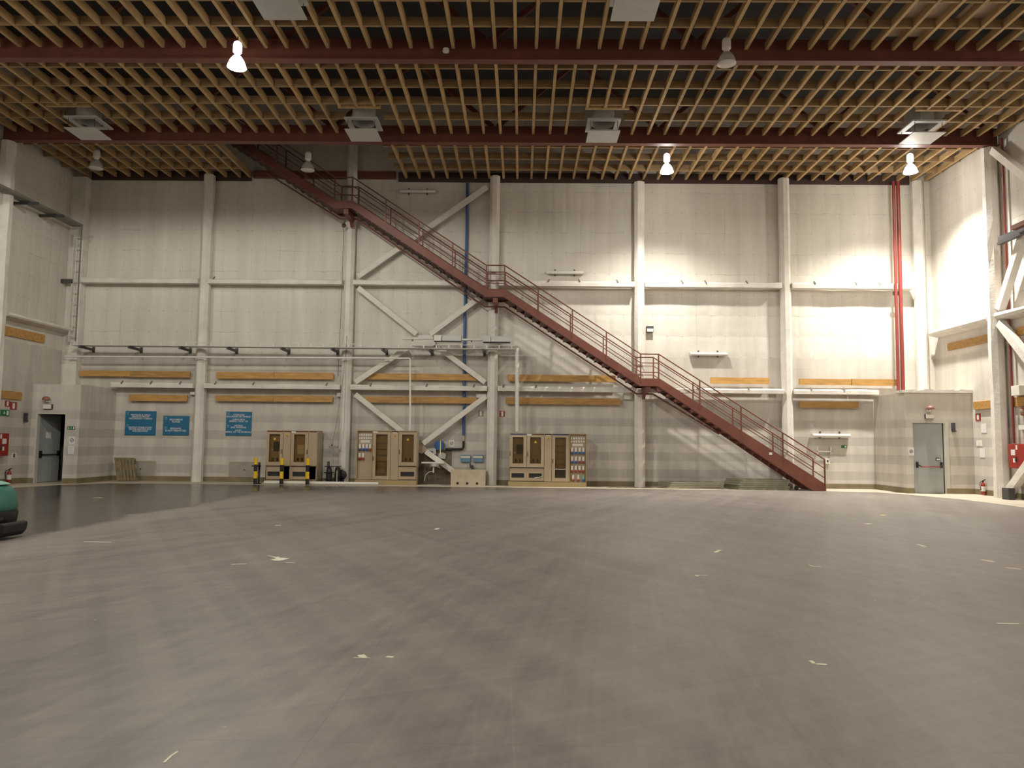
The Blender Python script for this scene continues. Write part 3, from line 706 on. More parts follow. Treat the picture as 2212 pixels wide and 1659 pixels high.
def wpipe(name, pts, r, y, label, m, cat='pipe'):
    return solo(name, label, cat, MB().pipe([(*(lambda q: (q[0], y, q[1]))(W(px, py, y)),) for px, py in pts], r, 10), m, smooth=True)
wpipe('conduit_pipe', [(140, 770), (440, 771.5), (884, 774), (886, 776), (886, 900), (885, 930)], .032, -.60, 'slim white conduit running under the tray and dropping to the middle cabinet', M_white)
wpipe('conduit_pipe', [(1117, 752), (1117, 932)], .07, -.62, 'thick white conduit dropping from the tray end to the right cabinet', M_white)
wpipe('water_pipe', [(1009.5, 394), (1008.5, 500), (1005, 640), (1003, 770), (1002.5, 890), (1001.5, 940)], .048, -.07, 'slim blue water pipe falling the full height of the braced bay', M_pipeblue)
wpipe('water_pipe', [(1001.5, 942), (1001, 952)], .03, -.07, 'brass coloured valve in the blue pipe above its last length', M_conc)
wpipe('water_pipe', [(1001.5, 953), (1001, 966), (998, 970), (975, 970.5), (963, 970.5)], .042, -.09, 'black sagging pipe running left from the foot of the blue pipe to the hose drum', M_black)
wpipe('fire_riser', [(1929.5, 392), (1934.5, 600), (1940.5, 851)], .048, -.50, 'left and slimmer of the twin red fire risers', M_redpipe)
riser = wpipe('fire_riser', [(1939.5, 392), (1944.5, 600), (1951, 851)], .062, -.50, 'right and thicker of the twin red fire risers', M_redpipe)
x, z = W(1941, 630, -.50)
part(riser, 'clamp', MB().box(x-.16, x+.16, -.44, -.43, z-.12, z+.02), M_ledger)
yr = SD(2168, 500, 14.95)[0]
solo('fire_riser', 'slim dark red riser on the right wall behind the raking braces', 'pipe', MB().pipe([(15.0, -4.14, 10.5), (15.0, -4.14, 3.), (15.0, -4.14, 1.58)], .034, 10), M_redpipe, smooth=True)
# dark bracket platform at the right edge
t = thing('wall_bracket', 'dark steel wall bracket with a red beam at the right edge', 'bracket', (14.6, -4.6, 8.0))
y0, z0 = SD(2158, 516, 14.7); y1 = y0-2.6
part(t, 'arm', MB().box(14.66, 14.74, y1, y0, z0-.09, z0+.05), M_dgrey)
ya, za = SD(2158, 527, 14.62); yb2, zb2 = SD(2212, 503, 14.62); dd = Vector((0, yb2-ya, zb2-za))
part(t, 'strut', MB().bar((14.62, ya, za), tuple(Vector((14.62, ya, za))+dd*2.2), .07, .13, (1, 0, 0)), M_dgrey)
yr_, zr_ = SD(2200, 493, 14.62)
part(t, 'red_beam', MB().box(14.4, 14.56, yr_-1.6, yr_, zr_-.06, zr_+.06), M_red)

# tube lights on the wall
def tube_light(px0, px1, py, lab, lit=False, tilt=0):
    x0, z = W(px0, py, -.16); x1, _ = W(px1, py, -.16)
    t = thing('tube_light', lab, 'light', ((x0+x1)/2, -.16, z), 'fluorescent battens on the back wall')
    bd = part(t, 'body', MB().box(x0, x1, -.14, -.04, z-.02, z+.06), M_fitting, bevel=.008)
    part(t, 'diffuser', MB().tube((x0+.03, -.15, z-.01), (x1-.03, -.15, z-.01), .055, 12), M_white, True)
    for f in (.25, .75):
        part(t, 'bracket', MB().box(x0+(x1-x0)*f-.02, x0+(x1-x0)*f+.02, -.05, .006, z-.1, z+.13), M_dgrey)
tube_light(862, 942, 412, 'tube light high on the wall beside the upper stair flight')
tube_light(1178, 1262, 588, 'tube light on the wall above the middle stair flight')
tube_light(1490, 1573, 764, 'tube light on the wall above the lowest stair flight')
tube_light(1754, 1838, 940, 'low tube light on the wall right of the stair foot')
def floodlight(px, py, lab, bright, bl=1.3):
    x, z = W(px, py, -.9)
    t = thing('tray_floodlight', lab, 'floodlight', (x, -.9, z), 'floodlights on the cable tray')
    part(t, 'housing', MB().box(x+.02, x+.66, -.95, -.62, z-.04, z+.15), M_plate, bevel=.015)
    part(t, 'front_glass', MB().box(x-.25, x+.0, -.97, -.64, z-.04, z+.15), M_white if bright else M_plate)
    part(t, 'ballast', MB().box(x-bl, x-.28, -.93, -.78, z+.0, z+.06), M_grey)
    part(t, 'bracket', MB().box(x-.26, x+.64, -.94, -.66, z-.052, z-.04).box(x-bl+.3, x-bl+.34, -.9, -.8, z-.04, z), M_dgrey)
floodlight(954, 734, 'floodlight on the cable tray with a bright white square face', True)
floodlight(1060, 736, 'dull grey floodlight on the cable tray end beside the middle column', False, .96)
# emergency luminaires and small boxes on the wall
def small_box(name, px0, py0, px1, py1, y0, y1, lab, cat, m, face=None, fm=None):
    x0, z1 = W(px0, py0, y0); x1, z0 = W(px1, py1, y0)
    t = thing(name, lab, cat, ((x0+x1)/2, y1, z0))
    part(t, 'case', MB().box(x0, x1, y0, y1, z0, z1), m, bevel=.006)
    if face:
        a, b, c, d_ = face; part(t, face_name.get(name, 'front'), MB().box(x0+(x1-x0)*a, x0+(x1-x0)*b, y0-.006, y0, z0+(z1-z0)*c, z0+(z1-z0)*d_), fm)
    return t
face_name = {'emergency_light': 'lens', 'junction_box': 'cover', 'switch_box': 'switch'}
small_box('emergency_light', 1397, 704, 1412, 717, -.14, .006, 'grey emergency light right of the fourth column, above the stair', 'light', M_dgrey, (.05, .95, .05, .55), M_white)
small_box('emergency_light', 727, 847, 742, 857, -.14, .006, 'emergency light left of the braced bay column, above the pendant control', 'light', M_fitting, (.3, .7, .3, .8), M_white)
small_box('emergency_light', 410, 846, 421, 853, -.14, .006, 'small white emergency light left of the first column', 'light', M_fitting, (.1, .9, .1, .9), M_white)
small_box('junction_box', 1028, 850, 1052, 860, -.12, .006, 'white junction box in the elbow of the brace, right of the long lower plank', 'box', M_fitting, (.1, .9, .1, .9), M_white)
small_box('junction_box', 1347, 849, 1363, 863, -.12, .006, 'white junction box under the lowest landing', 'box', M_fitting, (.1, .9, .1, .9), M_white)
small_box('switch_box', 1783, 990, 1792.5, 1002, -.06, .006, 'white switch box just right of the stair foot rail', 'switch', M_white, (.3, .7, .3, .7), M_dgrey)
small_box('exit_sign', 1818, 962, 1829.5, 968, -.02, .006, 'tiny green exit sign under the low tube light', 'sign', M_sign_g, (.55, .9, .2, .8), M_white)
x0, z0 = W(1764, 976, -.05); x1, z1 = W(1794, 971, -.05)
solo('grab_bar', 'thin white rail bracket on the wall under the low tube light', 'bar', MB().box(x0, x1, -.12, -.09, z0, z0+.03).box(x0, x0+.02, -.12, .006, z0-.08, z0+.17).box(x1-.02, x1, -.12, 0, z0-.08, z0+.17), M_fitting)
# low wall hatches
for (p, q, lab) in (((274, 996), (335, 1030), 'grey access hatch low on the wall left of the first column'), ((496, 998), (561, 1032), 'grey access hatch behind the leftmost bollard')):
    x0, z1 = W(*p); x1, z0 = W(*q)
    t = thing('access_hatch', lab, 'hatch', ((x0+x1)/2, 0, z0), 'access hatches in the back wall')
    part(t, 'panel', MB().box(x0, x1, -.012, 0, z0, z1), M_hatch)
    part(t, 'frame', MB().box(x0-.025, x0, -.02, 0, z0, z1).box(x1, x1+.025, -.02, 0, z0, z1).box(x0, x1, -.02, 0, z1, z1+.025).box(x0, x1, -.02, 0, z0-.02, z0), M_conc)
    part(t, 'knob', MB().lathe([(.02, 0), (.02, .03)], ((x0+x1)/2, -.012, (z0+z1)/2), 10, 'y'), M_dgrey)

# ================================================================ SIGNS
def blue_sign(px0, py0, px1, py1, lines, logos, lab):
    y = -.03
    x0, z1 = W(px0, py0, y); x1, z0 = W(px1, py1, y); cx = (x0+x1)/2; hgt = z1-z0; wd = x1-x0
    t = thing('safety_sign', lab, 'sign', (cx, 0, z0), 'blue safety notices on the back wall')
    part(t, 'panel', MB().box(x0, x1, y, 0, z0, z1), M_blue, bevel=.004)
    part(t, 'lettering', text_mb([(s, cx+wd*dx, z1-hgt*f, sz) for s, f, sz, dx in lines], cx, y-.002, 0), M_paper)
    for fx, fz in logos:
        lx, lz = x0+wd*fx, z1-hgt*fz; s = .052
        lg = MB().prism([(lx-s, lz+s*.9), (lx+s, lz+s*.9), (lx+s*.72, lz+s*.05), (lx-s*.72, lz+s*.05)], y-.004, y)
        lg.box(lx-s*.8, lx-s*.1, y-.004, y, lz-s*.45, lz-s*.15).box(lx+s*.1, lx+s*.8, y-.004, y, lz-s*.45, lz-s*.15).box(lx-s*.8, lx+s*.8, y-.004, y, lz-s*.95, lz-s*.65)
        part(t, 'emblem', lg, M_logo)
ls = .073
blue_sign(271.5, 887.5, 335, 940.5, [('PROTEGER EL SUELO', .165, ls, .0), ('ANTES DE PINTAR', .24, ls, .0), ('DECORADOS Y FORROS', .315, ls, .0), ('PROTECT STAGE FLOOR', .68, ls, .0), ('BEFORE PAINTING SETS', .755, ls, .0), ('AND BACKINGS', .83, ls, .0)], [(.08, .10), (.08, .61)], 'largest blue notice, leftmost, above the grey hatch')
blue_sign(353, 898, 407, 940.5, [('PROHIBIDO', .20, .085, 0), ('FUMAR', .315, .085, 0), ('SMOKING', .655, .085, 0), ('IS NOT PERMITTED', .77, .085, 0)], [(.10, .13), (.10, .63)], 'smaller blue no-smoking notice just left of the first column')
blue_sign(489, 889, 542, 941.5, [('ATENCION', .135, .075, 0), ('SEGURIDAD DE TRABAJO', .21, .075, 0), ('CARGA MAX.', .325, .075, 0), ('2000KG. CADA 1 M.', .40, .075, 0), ('NOTICE', .585, .075, 0), ('SAFE WORKING', .66, .075, 0), ('LOAD', .775, .075, 0), ('2000KG. AT 1 M. INTERVALS', .85, .075, 0)], [(.09, .09), (.09, .61)], 'square blue load notice right of the first column')

def paper(px0, py0, px1, py1, y, lab, smoke=False, name='paper_notice', group='white paper notices'):
    x0, z1 = W(px0, py0, y); x1, z0 = W(px1, py1, y); cx, cz = (x0+x1)/2, (z0+z1)/2
    t = thing(name, lab, 'notice', (cx, y, z0), group)
    part(t, 'sheet', MB().box(x0, x1, y-.006, y+.002 if y < -1 else .006, z0, z1), M_paper)
    yy = y-.006; w = x1-x0
    if smoke:
        r = w*.32; cz2 = cz+w*.05
        ring = MB().lathe([(r, 0), (r, .003), (r*.8, .003), (r*.8, 0)], (cx, yy, cz2), 24, 'y', False).bar((cx-r*.6, yy-.0015, cz2-r*.6), (cx+r*.6, yy-.0015, cz2+r*.6), r*.16, .003)
        ring.box(cx-r*.55, cx+r*.55, yy-.003, yy, cz2-r*.12, cz2+r*.08)
        part(t, 'symbol', ring, M_ink)
    else:
        mb = MB()
        for k in range(4):
            zz = z1-(z1-z0)*(.2+.18*k); mb.box(x0+w*.2, x0+w*(.8-.1*(k % 2)), yy-.002, yy, zz-.012, zz)
        part(t, 'print', mb, mat_print)
mat_print = mat('faint_print', (.42, .40, .38), .7)
paper(149.5, 943, 161.5, 960, LB, 'no-smoking sheet right of the open left door, upper of two', True)
paper(147.5, 963, 159.5, 980.5, LB, 'plain printed sheet right of the open left door, lower of two')
paper(970, 950.5, 981.5, 966, -.005, 'no-smoking sheet between the blue hose drum and the blue pipe', True)
paper(1962, 967, 1974.5, 984, LB, 'no-smoking sheet left of the closed right door', True)

def green_sign(px0, py0, px1, py1, plane, val, lab):
    """exit sign: running figure, arrow, door"""
    t = None
    if plane == 'y':
        x0, z1 = W(px0, py0, val); x1, z0 = W(px1, py1, val)
        def bx(mb, a, b, c, d_, e): return mb.box(x0+(x1-x0)*a, x0+(x1-x0)*b, val-e, val, z0+(z1-z0)*c, z0+(z1-z0)*d_)
        t = thing('exit_sign', lab, 'sign', ((x0+x1)/2, val, z0))
        part(t, 'panel', bx(MB(), 0, 1, 0, 1, .01), M_sign_g)
        mb = MB()
        bx(mb, .78, .93, .15, .85, .013); bx(mb, .44, .58, .3, .55, .013); bx(mb, .48, .54, .5, .75, .013)
        bx(mb, .12, .2, .65, .82, .013); bx(mb, .10, .24, .4, .62, .013); bx(mb, .08, .14, .15, .4, .013); bx(mb, .2, .3, .25, .45, .013)
        part(t, 'pictogram', mb, M_white)
    else:
        y1, z1 = SD(px1, py0, val); y0 = y1-.62; z0 = SD(px1, py1, val)[1]
        def bx(mb, a, b, c, d_, e): return mb.box(val, val+e, y0+(y1-y0)*a, y0+(y1-y0)*b, z0+(z1-z0)*c, z0+(z1-z0)*d_)
        t = thing('exit_sign', lab, 'sign', (val, (y0+y1)/2, z0))
        part(t, 'panel', bx(MB(), 0, 1, 0, 1, .01), M_sign_g)
        mb = MB(); bx(mb, .8, .94, .15, .85, .013); bx(mb, .56, .7, .35, .55, .013); bx(mb, .6, .66, .5, .75, .013); bx(mb, .2, .34, .2, .8, .013)
        part(t, 'pictogram', mb, M_white)
green_sign(146, 920.5, 162, 928, 'y', LB, 'green exit sign right of the open left door')
green_sign(0, 886, 20, 899, 'x', XL, 'larger green exit sign on the left wall above the red hose cabinet')

# emergency light + bell over each door
def over_door(px0, py0, px1, py1, bx_, by_, lab1, lab2):
    x0, z1 = W(px0, py0, LB-.1); x1, z0 = W(px1, py1, LB-.1)
    t = thing('emergency_light', lab1, 'light', ((x0+x1)/2, LB, z0), 'emergency lights over the doors')
    part(t, 'case', MB().box(x0-.01, x1+.02, LB-.06, LB+.002, z0-.01, z1+.01), M_dgrey); part(t, 'lens', MB().box(x0, x1, LB-.10, LB-.06, z0, z1), M_white, bevel=.01)
    x, z = W(bx_, by_, LB-.06)
    t = thing('alarm_sounder', lab2, 'alarm', (x, LB, z-.1), 'alarm sounders over the doors')
    part(t, 'dome', MB().lathe([(.11, .0), (.115, .03), (.08, .09), (.03, .11)], (x, LB-.12, z-.0), 20), M_sounder, True)
    part(t, 'stem', MB().tube((x, LB-.12, z), (x, LB-.06, z-.06), .03, 10).box(x-.05, x+.05, LB-.06, LB+.002, z-.075, z+.0), M_white)
over_door(92.5, 873.5, 109, 883, 102, 864, 'white emergency light above the open left door', 'red-brown alarm sounder above the open left door')
over_door(2001, 895, 2018, 904, 2007.5, 884, 'white emergency light above the closed right door', 'red-brown alarm sounder above the closed right door')
# door closers / dark fittings beside the doors
for px, py, lab in ((57, 900, 'small grey wall fitting left of the open left door'), (2058, 922, 'small grey wall fitting right of the closed right door')):
    x, z = W(px, py, LB)
    solo('wall_fitting', lab, 'fitting', MB().box(x-.05, x+.05, LB-.06, LB, z-.12, z+.12).box(x-.03, x+.07, LB-.08, LB, z-.16, z-.12), M_dgrey)
# fire symbols, papers on side walls
def side_card(name, px, py, x, w, hh, lab, cat, m, inner=None, sgn=1):
    y, z = SD(px, py, x); t = thing(name, lab, cat, (x, y, z-hh/2), 'small plates on the side walls')
    part(t, 'plate', MB().box(x-sgn*.006, x+sgn*.008, y-w/2, y+w/2, z-hh/2, z+hh/2), m)
    if inner: part(t, 'symbol', MB().box(x+sgn*.008, x+sgn*.011, y-w*.18, y+w*.18, z-hh*.36, z+hh*.36), inner)
side_card('fire_sign', 29, 877, XL, .30, .24, 'red and white fire extinguisher sign on the left wall', 'sign', M_fire, M_white)
side_card('fire_sign', 16, 872, XL, .22, .18, 'faded red fire sign on the left wall, further left', 'sign', M_fire, M_paper)
side_card('switch_plate', 30, 984, XL, .22, .17, 'white switch plate on the left wall beside the lobby', 'switch', M_white, M_dgrey)
side_card('fire_sign', 2113, 901, XR, .26, .22, 'red and white fire sign on the right wall beside the lobby', 'sign', M_fire, M_white, -1)
side_card('paper_notice', 2125.5, 925, XR, .27, .28, 'tall blank white sheet on the right wall, topmost', 'notice', M_paper, None, -1)
side_card('paper_notice', 2116, 957.5, XR, .30, .18, 'printed sheet in the middle of the right wall group', 'notice', M_paper, M_tape, -1)
side_card('paper_notice', 2122.5, 978.5, XR, .25, .27, 'tall blank sheet lower on the right wall', 'notice', M_paper, None, -1)
side_card('switch_plate', 2099, 1007, XR, .18, .18, 'white switch plate on the right wall above the extinguisher', 'switch', M_white, M_dgrey, -1)
for px, py, c, lab in ((1038.5, 893, M_tan, 'faded pink fire sign left of the middle column'), (1085, 894, M_fire, 'red fire extinguisher sign right of the middle column')):
    x, z = W(px, py, -.01); t = thing('fire_sign', lab, 'sign', (x, 0, z-.1), 'fire signs by the middle column')
    part(t, 'plate', MB().box(x-.09, x+.09, -.01, .006, z-.1, z+.1), c); part(t, 'symbol', MB().box(x-.035, x+.035, -.014, -.01, z-.08, z+.08), M_paper)

# ---------------------------------------------------------------- fire gear
def extinguisher(x, y, z, face, lab, lean=0.):
    t = thing('fire_extinguisher', lab, 'fire extinguisher', (x, y, z), 'red fire extinguishers')
    part(t, 'cylinder', MB().lathe([(.05, 0), (.062, .02), (.062, .28), (.05, .33), (.025, .36), (.022, .38)], (x, y, z), 20), M_fire, True)
    part(t, 'valve', MB().box(x-.022, x+.022, y-.022, y+.022, z+.38, z+.41).bar((x-.02, y, z+.41), (x+.075, y, z+.45), .022, .015), M_black)
    part(t, 'hose', MB().pipe([(x-.02, y, z+.395), (x-.09, y-.01, z+.37), (x-.11, y-.02, z+.29), (x-.08, y-.02, z+.14)], .010, 8), M_black, True)
    part(t, 'label_sleeve', MB().lathe([(.064, .10), (.064, .25)], (x, y, z), 20, 'z', False), M_paper)
    return t
ye, ze = SD(18, 1035, XL+.13); extinguisher(XL+.13, -2.78, .05, 1, 'red fire extinguisher standing by the left wall under the hose cabinet')
ye, ze = SD(2116, 1063, XR-.12)
extinguisher(XR-.1, -2.62, .03, -1, 'red fire extinguisher hung on the right wall beside the lobby')
def hose_cabinet(x, sgn, y0, y1, z0, z1, lab):
    t = thing('fire_hose_cabinet', lab, 'cabinet', (x, (y0+y1)/2, z0), 'red fire hose cabinets')
    f = x+sgn*.25
    part(t, 'case', MB().box(x, f-sgn*.02, y0, y1, z0, z1), M_fire)
    dr = part(t, 'door', MB().box(f-sgn*.02, f, y0+.01, y1-.01, z0+.01, z1-.01), M_fire, bevel=.005)
    part(dr, 'sticker', MB().box(f, f+sgn*.004, y1-.30, y1-.12, z1-.32, z1-.16), M_paper); part(dr, 'sticker', MB().box(f, f+sgn*.004, y1-.40, y1-.33, z1-.16, z1-.03), M_paper)
    part(dr, 'sticker', MB().box(f, f+sgn*.004, y1-.30, y1-.2, z1-.52, z1-.40), M_paper)
    part(dr, 'handle', MB().box(f, f+sgn*.03, y1-.36, y1-.32, z0+.18, z0+.32), M_dgrey)
    part(t, 'outlet', MB().tube((x+sgn*.12, y1-.35, z0), (x+sgn*.12, y1-.35, z0-.16), .05, 12), M_fire)
hose_cabinet(XL, 1, -3.95, -3.05, .88, 1.56, 'red fire hose cabinet cut by the left edge')
hose_cabinet(XR, -1, -5.1, -4.1, .88, 1.56, 'red fire hose cabinet at the right edge above the raking brace')
t = thing('emergency_light', 'white emergency light on the right wall above the hose cabinet', 'light', (XR, -4.55, 1.95))
part(t, 'case', MB().box(XR-.06, XR+.006, -4.75, -4.35, 1.95, 2.1), M_dgrey); part(t, 'lens', MB().box(XR-.11, XR-.06, -4.73, -4.37, 1.96, 2.09), M_white)
t = thing('alarm_sounder', 'round alarm sounder on the right wall, above the emergency light', 'alarm', (XR, -4.5, 2.4))
part(t, 'base', MB().box(XR-.05, XR+.006, -4.6, -4.4, 2.36, 2.58), M_fire); part(t, 'dome', MB().lathe([(.08, 0), (.07, -.05), (.03, -.07)], (XR-.05, -4.5, 2.47), 16, 'x'), M_tan, True)
solo('junction_box', 'white junction box on the right wall above the plank', 'box', MB().box(XR-.2, XR, -4.6, -4.25, 2.92, 3.2), M_white, bevel=.01)

# ================================================================ CABINETS
def cabinet(lab, x0, x1, ztop, bays_, plinth, yf=-.80, ybk=-.35, brand=None):
    """bays_: list of (kind, width fraction start, end)"""
    t = thing('electrical_cabinet', lab, 'cabinet', ((x0+x1)/2, (yf+ybk)/2, .006), 'beige electrical cabinets')
    part(t, 'plinth', MB().box(x0-.03 if plinth > .13 else x0, x1, yf-.02, ybk, .006, plinth), M_beige2, bevel=.006)
    z0 = plinth+.01; w = x1-x0
    mb = MB().box(x0, x1, ybk-.02, ybk, z0, ztop).box(x0, x0+.02, yf+.03, ybk-.02, z0, ztop).box(x1-.02, x1, yf+.03, ybk-.02, z0, ztop).box(x0+.02, x1-.02, yf+.03, ybk-.02, ztop-.02, ztop).box(x0+.02, x1-.02, yf+.03, ybk-.02, z0, z0+.02)
    for kind, a, b, *r in bays_:
        if a > 0: mb.box(x0+w*a-.01, x0+w*a+.01, yf+.03, ybk-.02, z0+.02, ztop-.02)
    # inner mounting plate
    mb.box(x0+.02, x1-.02, yf+.12, yf+.14, z0+.02, ztop-.02)
    part(t, 'carcass', mb, M_beige)
    zb = z0+.46                      # top of the lower flaps
    for kind, a, b, *r in bays_:
        c0, c1 = x0+w*a+.008, x0+w*b-.008; cx = (c0+c1)/2
        opt = r[0] if r else {}
        lowz = z0+.005 if kind in ('tall', 'panel', 'sockets') else zb+.01
        st_ = opt.get('stripe')
        if st_: part(t, 'colour_stripe', MB().box(c0+.02, c1-.02, yf+.024, yf+.03, ztop-.055, ztop-.035), st_)
        top = ztop-.06
        if kind in ('glazed', 'tall'):
            fr = .10 if c1-c0 > .45 else .07
            dz0 = lowz; dz1 = top
            dr = part(t, 'door', MB().box(c0, c0+fr, yf, yf+.028, dz0, dz1).box(c1-fr, c1, yf, yf+.028, dz0, dz1).box(c0+fr, c1-fr, yf, yf+.028, dz0, dz0+fr*1.2).box(c0+fr, c1-fr, yf, yf+.028, dz1-fr*.7, dz1), M_beige)
            part(dr, 'glass_pane', MB().box(c0+fr, c1-fr, yf+.012, yf+.017, dz0+fr*1.2, dz1-fr*.7), M_smoke)
            part(dr, 'handle', MB().box(c0+.015 if opt.get('hl', 1) else c1-.03, c0+.03 if opt.get('hl', 1) else c1-.015, yf-.03, yf, (dz0+dz1)/2-.16, (dz0+dz1)/2-.02), M_dgrey)
            mid = yf+.12
            if opt.get('tri'):
                tz = dz1-.26
                part(t, 'warning_triangle', MB().prism([(cx-.045, tz), (cx+.045, tz), (cx, tz+.08)], yf+.006, yf+.010), M_yellow)
            if opt.get('dark'): part(t, 'meter', MB().box(cx-.06, c1-fr-.03, mid-.05, mid, dz1-.62, dz1-.32), M_black)
            if opt.get('card'): part(t, 'paper_card', MB().box(cx-.1, cx+.12, mid-.012, mid, dz1-.72, dz1-.42), M_paper)
            if opt.get('strip'): part(t, 'label_strip', MB().box(cx-.13, cx+.1, mid-.012, mid, dz1-.62, dz1-.56), M_paper)
            if opt.get('rows'):
                for k in range(5): part(t, 'breaker_row', MB().box(c0+fr+.02, c1-fr-.02, mid-.05, mid, dz1-.36-k*.20, dz1-.33-k*.20), M_hatch)
            if opt.get('fold'): part(t, 'document_holder', MB().box(cx-.12, cx+.12, mid-.06, mid, dz0+.2, dz0+.4), M_beige)
            if opt.get('battery'):
                part(t, 'battery_unit', MB().box(c0+fr, c1-fr, mid-.1, mid, dz0+.13, dz0+.40), M_dgrey)
                part(t, 'shelf', MB().box(c0+fr, c1-fr, mid-.11, mid, dz0+.40, dz0+.42), M_fitting)
            if opt.get('insul'):
                for s in (-.07, .07): part(t, 'insulator', MB().box(cx+s-.02, cx+s+.02, mid-.05, mid, dz0+.16, dz0+.26), M_black)
            if kind == 'glazed':
                fl = part(t, 'lower_flap', MB().box(c0, c0+.07, yf+.03, yf+.05, z0+.005, zb-.03).box(c1-.07, c1, yf+.03, yf+.05, z0+.005, zb-.03).box(c0+.07, c1-.07, yf+.03, yf+.05, z0+.005, z0+.12).box(c0+.07, c1-.07, yf+.03, yf+.05, z0+.27, zb-.03), M_beige)
                part(fl, 'vent_slot', MB().box(c0+.07, c1-.07, yf+.05, yf+.07, z0+.12, z0+.27), M_black)
                if opt.get('stick'): solo('loose_stick', 'pale stick lying in the lower vent of the right cabinet', 'stick', MB().bar((cx-.02, yf-.02, z0+.13), (c1-.06, yf-.005, z0+.16), .02, .03), M_white)
        elif kind == 'panel':
            pn = part(t, 'blank_panel', MB().box(c0, c1, yf, yf+.028, lowz, top), M_beige)
            if opt.get('knob'):
                k = part(pn, 'isolator', MB().lathe([(.04, 0), (.04, .012)], (cx, yf, top-.11), 16, 'y'), M_yellow); part(k, 'knob', MB().box(cx-.01, cx+.01, yf-.04, yf-.012, top-.13, top-.09), M_dgrey)
            if opt.get('plate'): part(pn, 'name_plate', MB().box(cx-.07, cx+.07, yf-.004, yf, top+.0-.03, top), M_paper)
        elif kind == 'gapped':                      # narrow panel above an open dark gap
            pn = part(t, 'blank_panel', MB().box(c0, c1, yf, yf+.028, zb+.01, top), M_beige)
            part(t, 'open_recess', MB().box(c0+.01, c1-.05, yf+.12, yf+.14, z0+.02, zb-.02), M_black)
            if opt.get('knob'):
                k = part(pn, 'isolator', MB().lathe([(.04, 0), (.04, .012)], (cx, yf, top-.11), 16, 'y'), M_yellow); part(k, 'knob', MB().box(cx-.01, cx+.01, yf-.04, yf-.012, top-.13, top-.09), M_dgrey)
        elif kind == 'sockets':
            yp = yf+.10
            pn = part(t, 'socket_panel', MB().box(c0, c1, yp, yp+.02, z0+.01, ztop-.03), M_beige)
            part(t, 'recess_frame', MB().box(c0-.005, c0+.02, yf, yp, z0, ztop).box(c1-.02, c1+.005, yf, yp, z0, ztop).box(c0+.02, c1-.02, yf, yp, ztop-.03, ztop), M_beige2)
            ww = c1-c0-.06
            for rr in range(2):
                for k in range(6):
                    bx = c0+.03+ww*(k+.5)/6; bz = ztop-.155-rr*.105
                    part(pn, 'breaker_window', MB().box(bx-.026, bx+.026, yp-.025, yp, bz-.034, bz+.034), M_white)
            part(pn, 'name_plate', MB().box(c0+.1, c1-.1, yp-.006, yp, ztop-.405, ztop-.335), M_paper)
            for rr, row in enumerate(opt['rows']):
                for k, c in enumerate(row):
                    if not c: continue
                    bx = c0+.03+ww*(k+.5)/4; bz = ztop-.56-rr*.30
                    if rr == 3: bx = c0+.05+ww*(k+.5)/3; bz += .0
                    s = part(pn, 'socket_outlet', MB().box(bx-.034, bx+.034, yp-.05, yp, bz-.05, bz+.10), M_white if c != 'g' else M_greenl)
                    part(s, 'socket_cap', MB().lathe([(.044, 0), (.044, .07), (.03, .08)], (bx, yp-.02, bz-.075), 14, 'y'), M_sock_b if c in 'bg' else M_sock_r, True)
        if opt.get('tagp'): part(t, 'name_plate', MB().box(c0+.0, c0+.15, yf-.005, yf, top-.02, top+.03), M_paper)
    return t
X = lambda px: W(px, 1000, -.8)[0]
cabinet('left beige electrical cabinet with two smoked doors, behind the bollards', X(573), X(684), 1.77,
        [('glazed', 0, .335, {'tri': 1, 'dark': 1, 'strip': 1, 'insul': 1, 'stripe': M_redpipe, 'hl': 0}), ('gapped', .335, .485, {'knob': 1, 'stripe': M_redpipe}), ('glazed', .485, .825, {'card': 1, 'insul': 1, 'tagp': 1, 'stripe': M_redpipe, 'hl': 0}), ('gapped', .825, 1, {'stripe': M_redpipe})], .12, yf=-.80, ybk=-.14)
cabinet('middle beige electrical cabinet with a small socket panel at its left', X(769.5), X(900), 1.80,
        [('sockets', 0, .265, {'rows': ['bbbr', 'rr..'.replace('.', ' ').replace(' ', '')+'']}), ('tall', .265, .565, {'rows': 1, 'fold': 1, 'tagp': 1, 'stripe': M_beige2}), ('panel', .565, .695, {'knob': 1, 'plate': 1}), ('glazed', .695, 1, {'tri': 1, 'insul': 1, 'stripe': M_beige2})], .16)
cabinet('right beige electrical cabinet with a full socket panel at its right', X(1100), X(1267), 1.76,
        [('glazed', 0, .225, {'dark': 1, 'strip': 1, 'insul': 1, 'stripe': M_sock_b}), ('glazed', .225, .452, {'tri': 1, 'insul': 1, 'tagp': 1, 'stripe': M_red, 'stick': 1}), ('panel', .452, .55, {'knob': 1, 'plate': 1}), ('tall', .55, .775, {'rows': 1, 'battery': 1, 'stripe': M_sock_b}), ('sockets', .775, 1, {'rows': ['bbbb', 'bbrr', 'rrrr', 'rrg']})], .16)

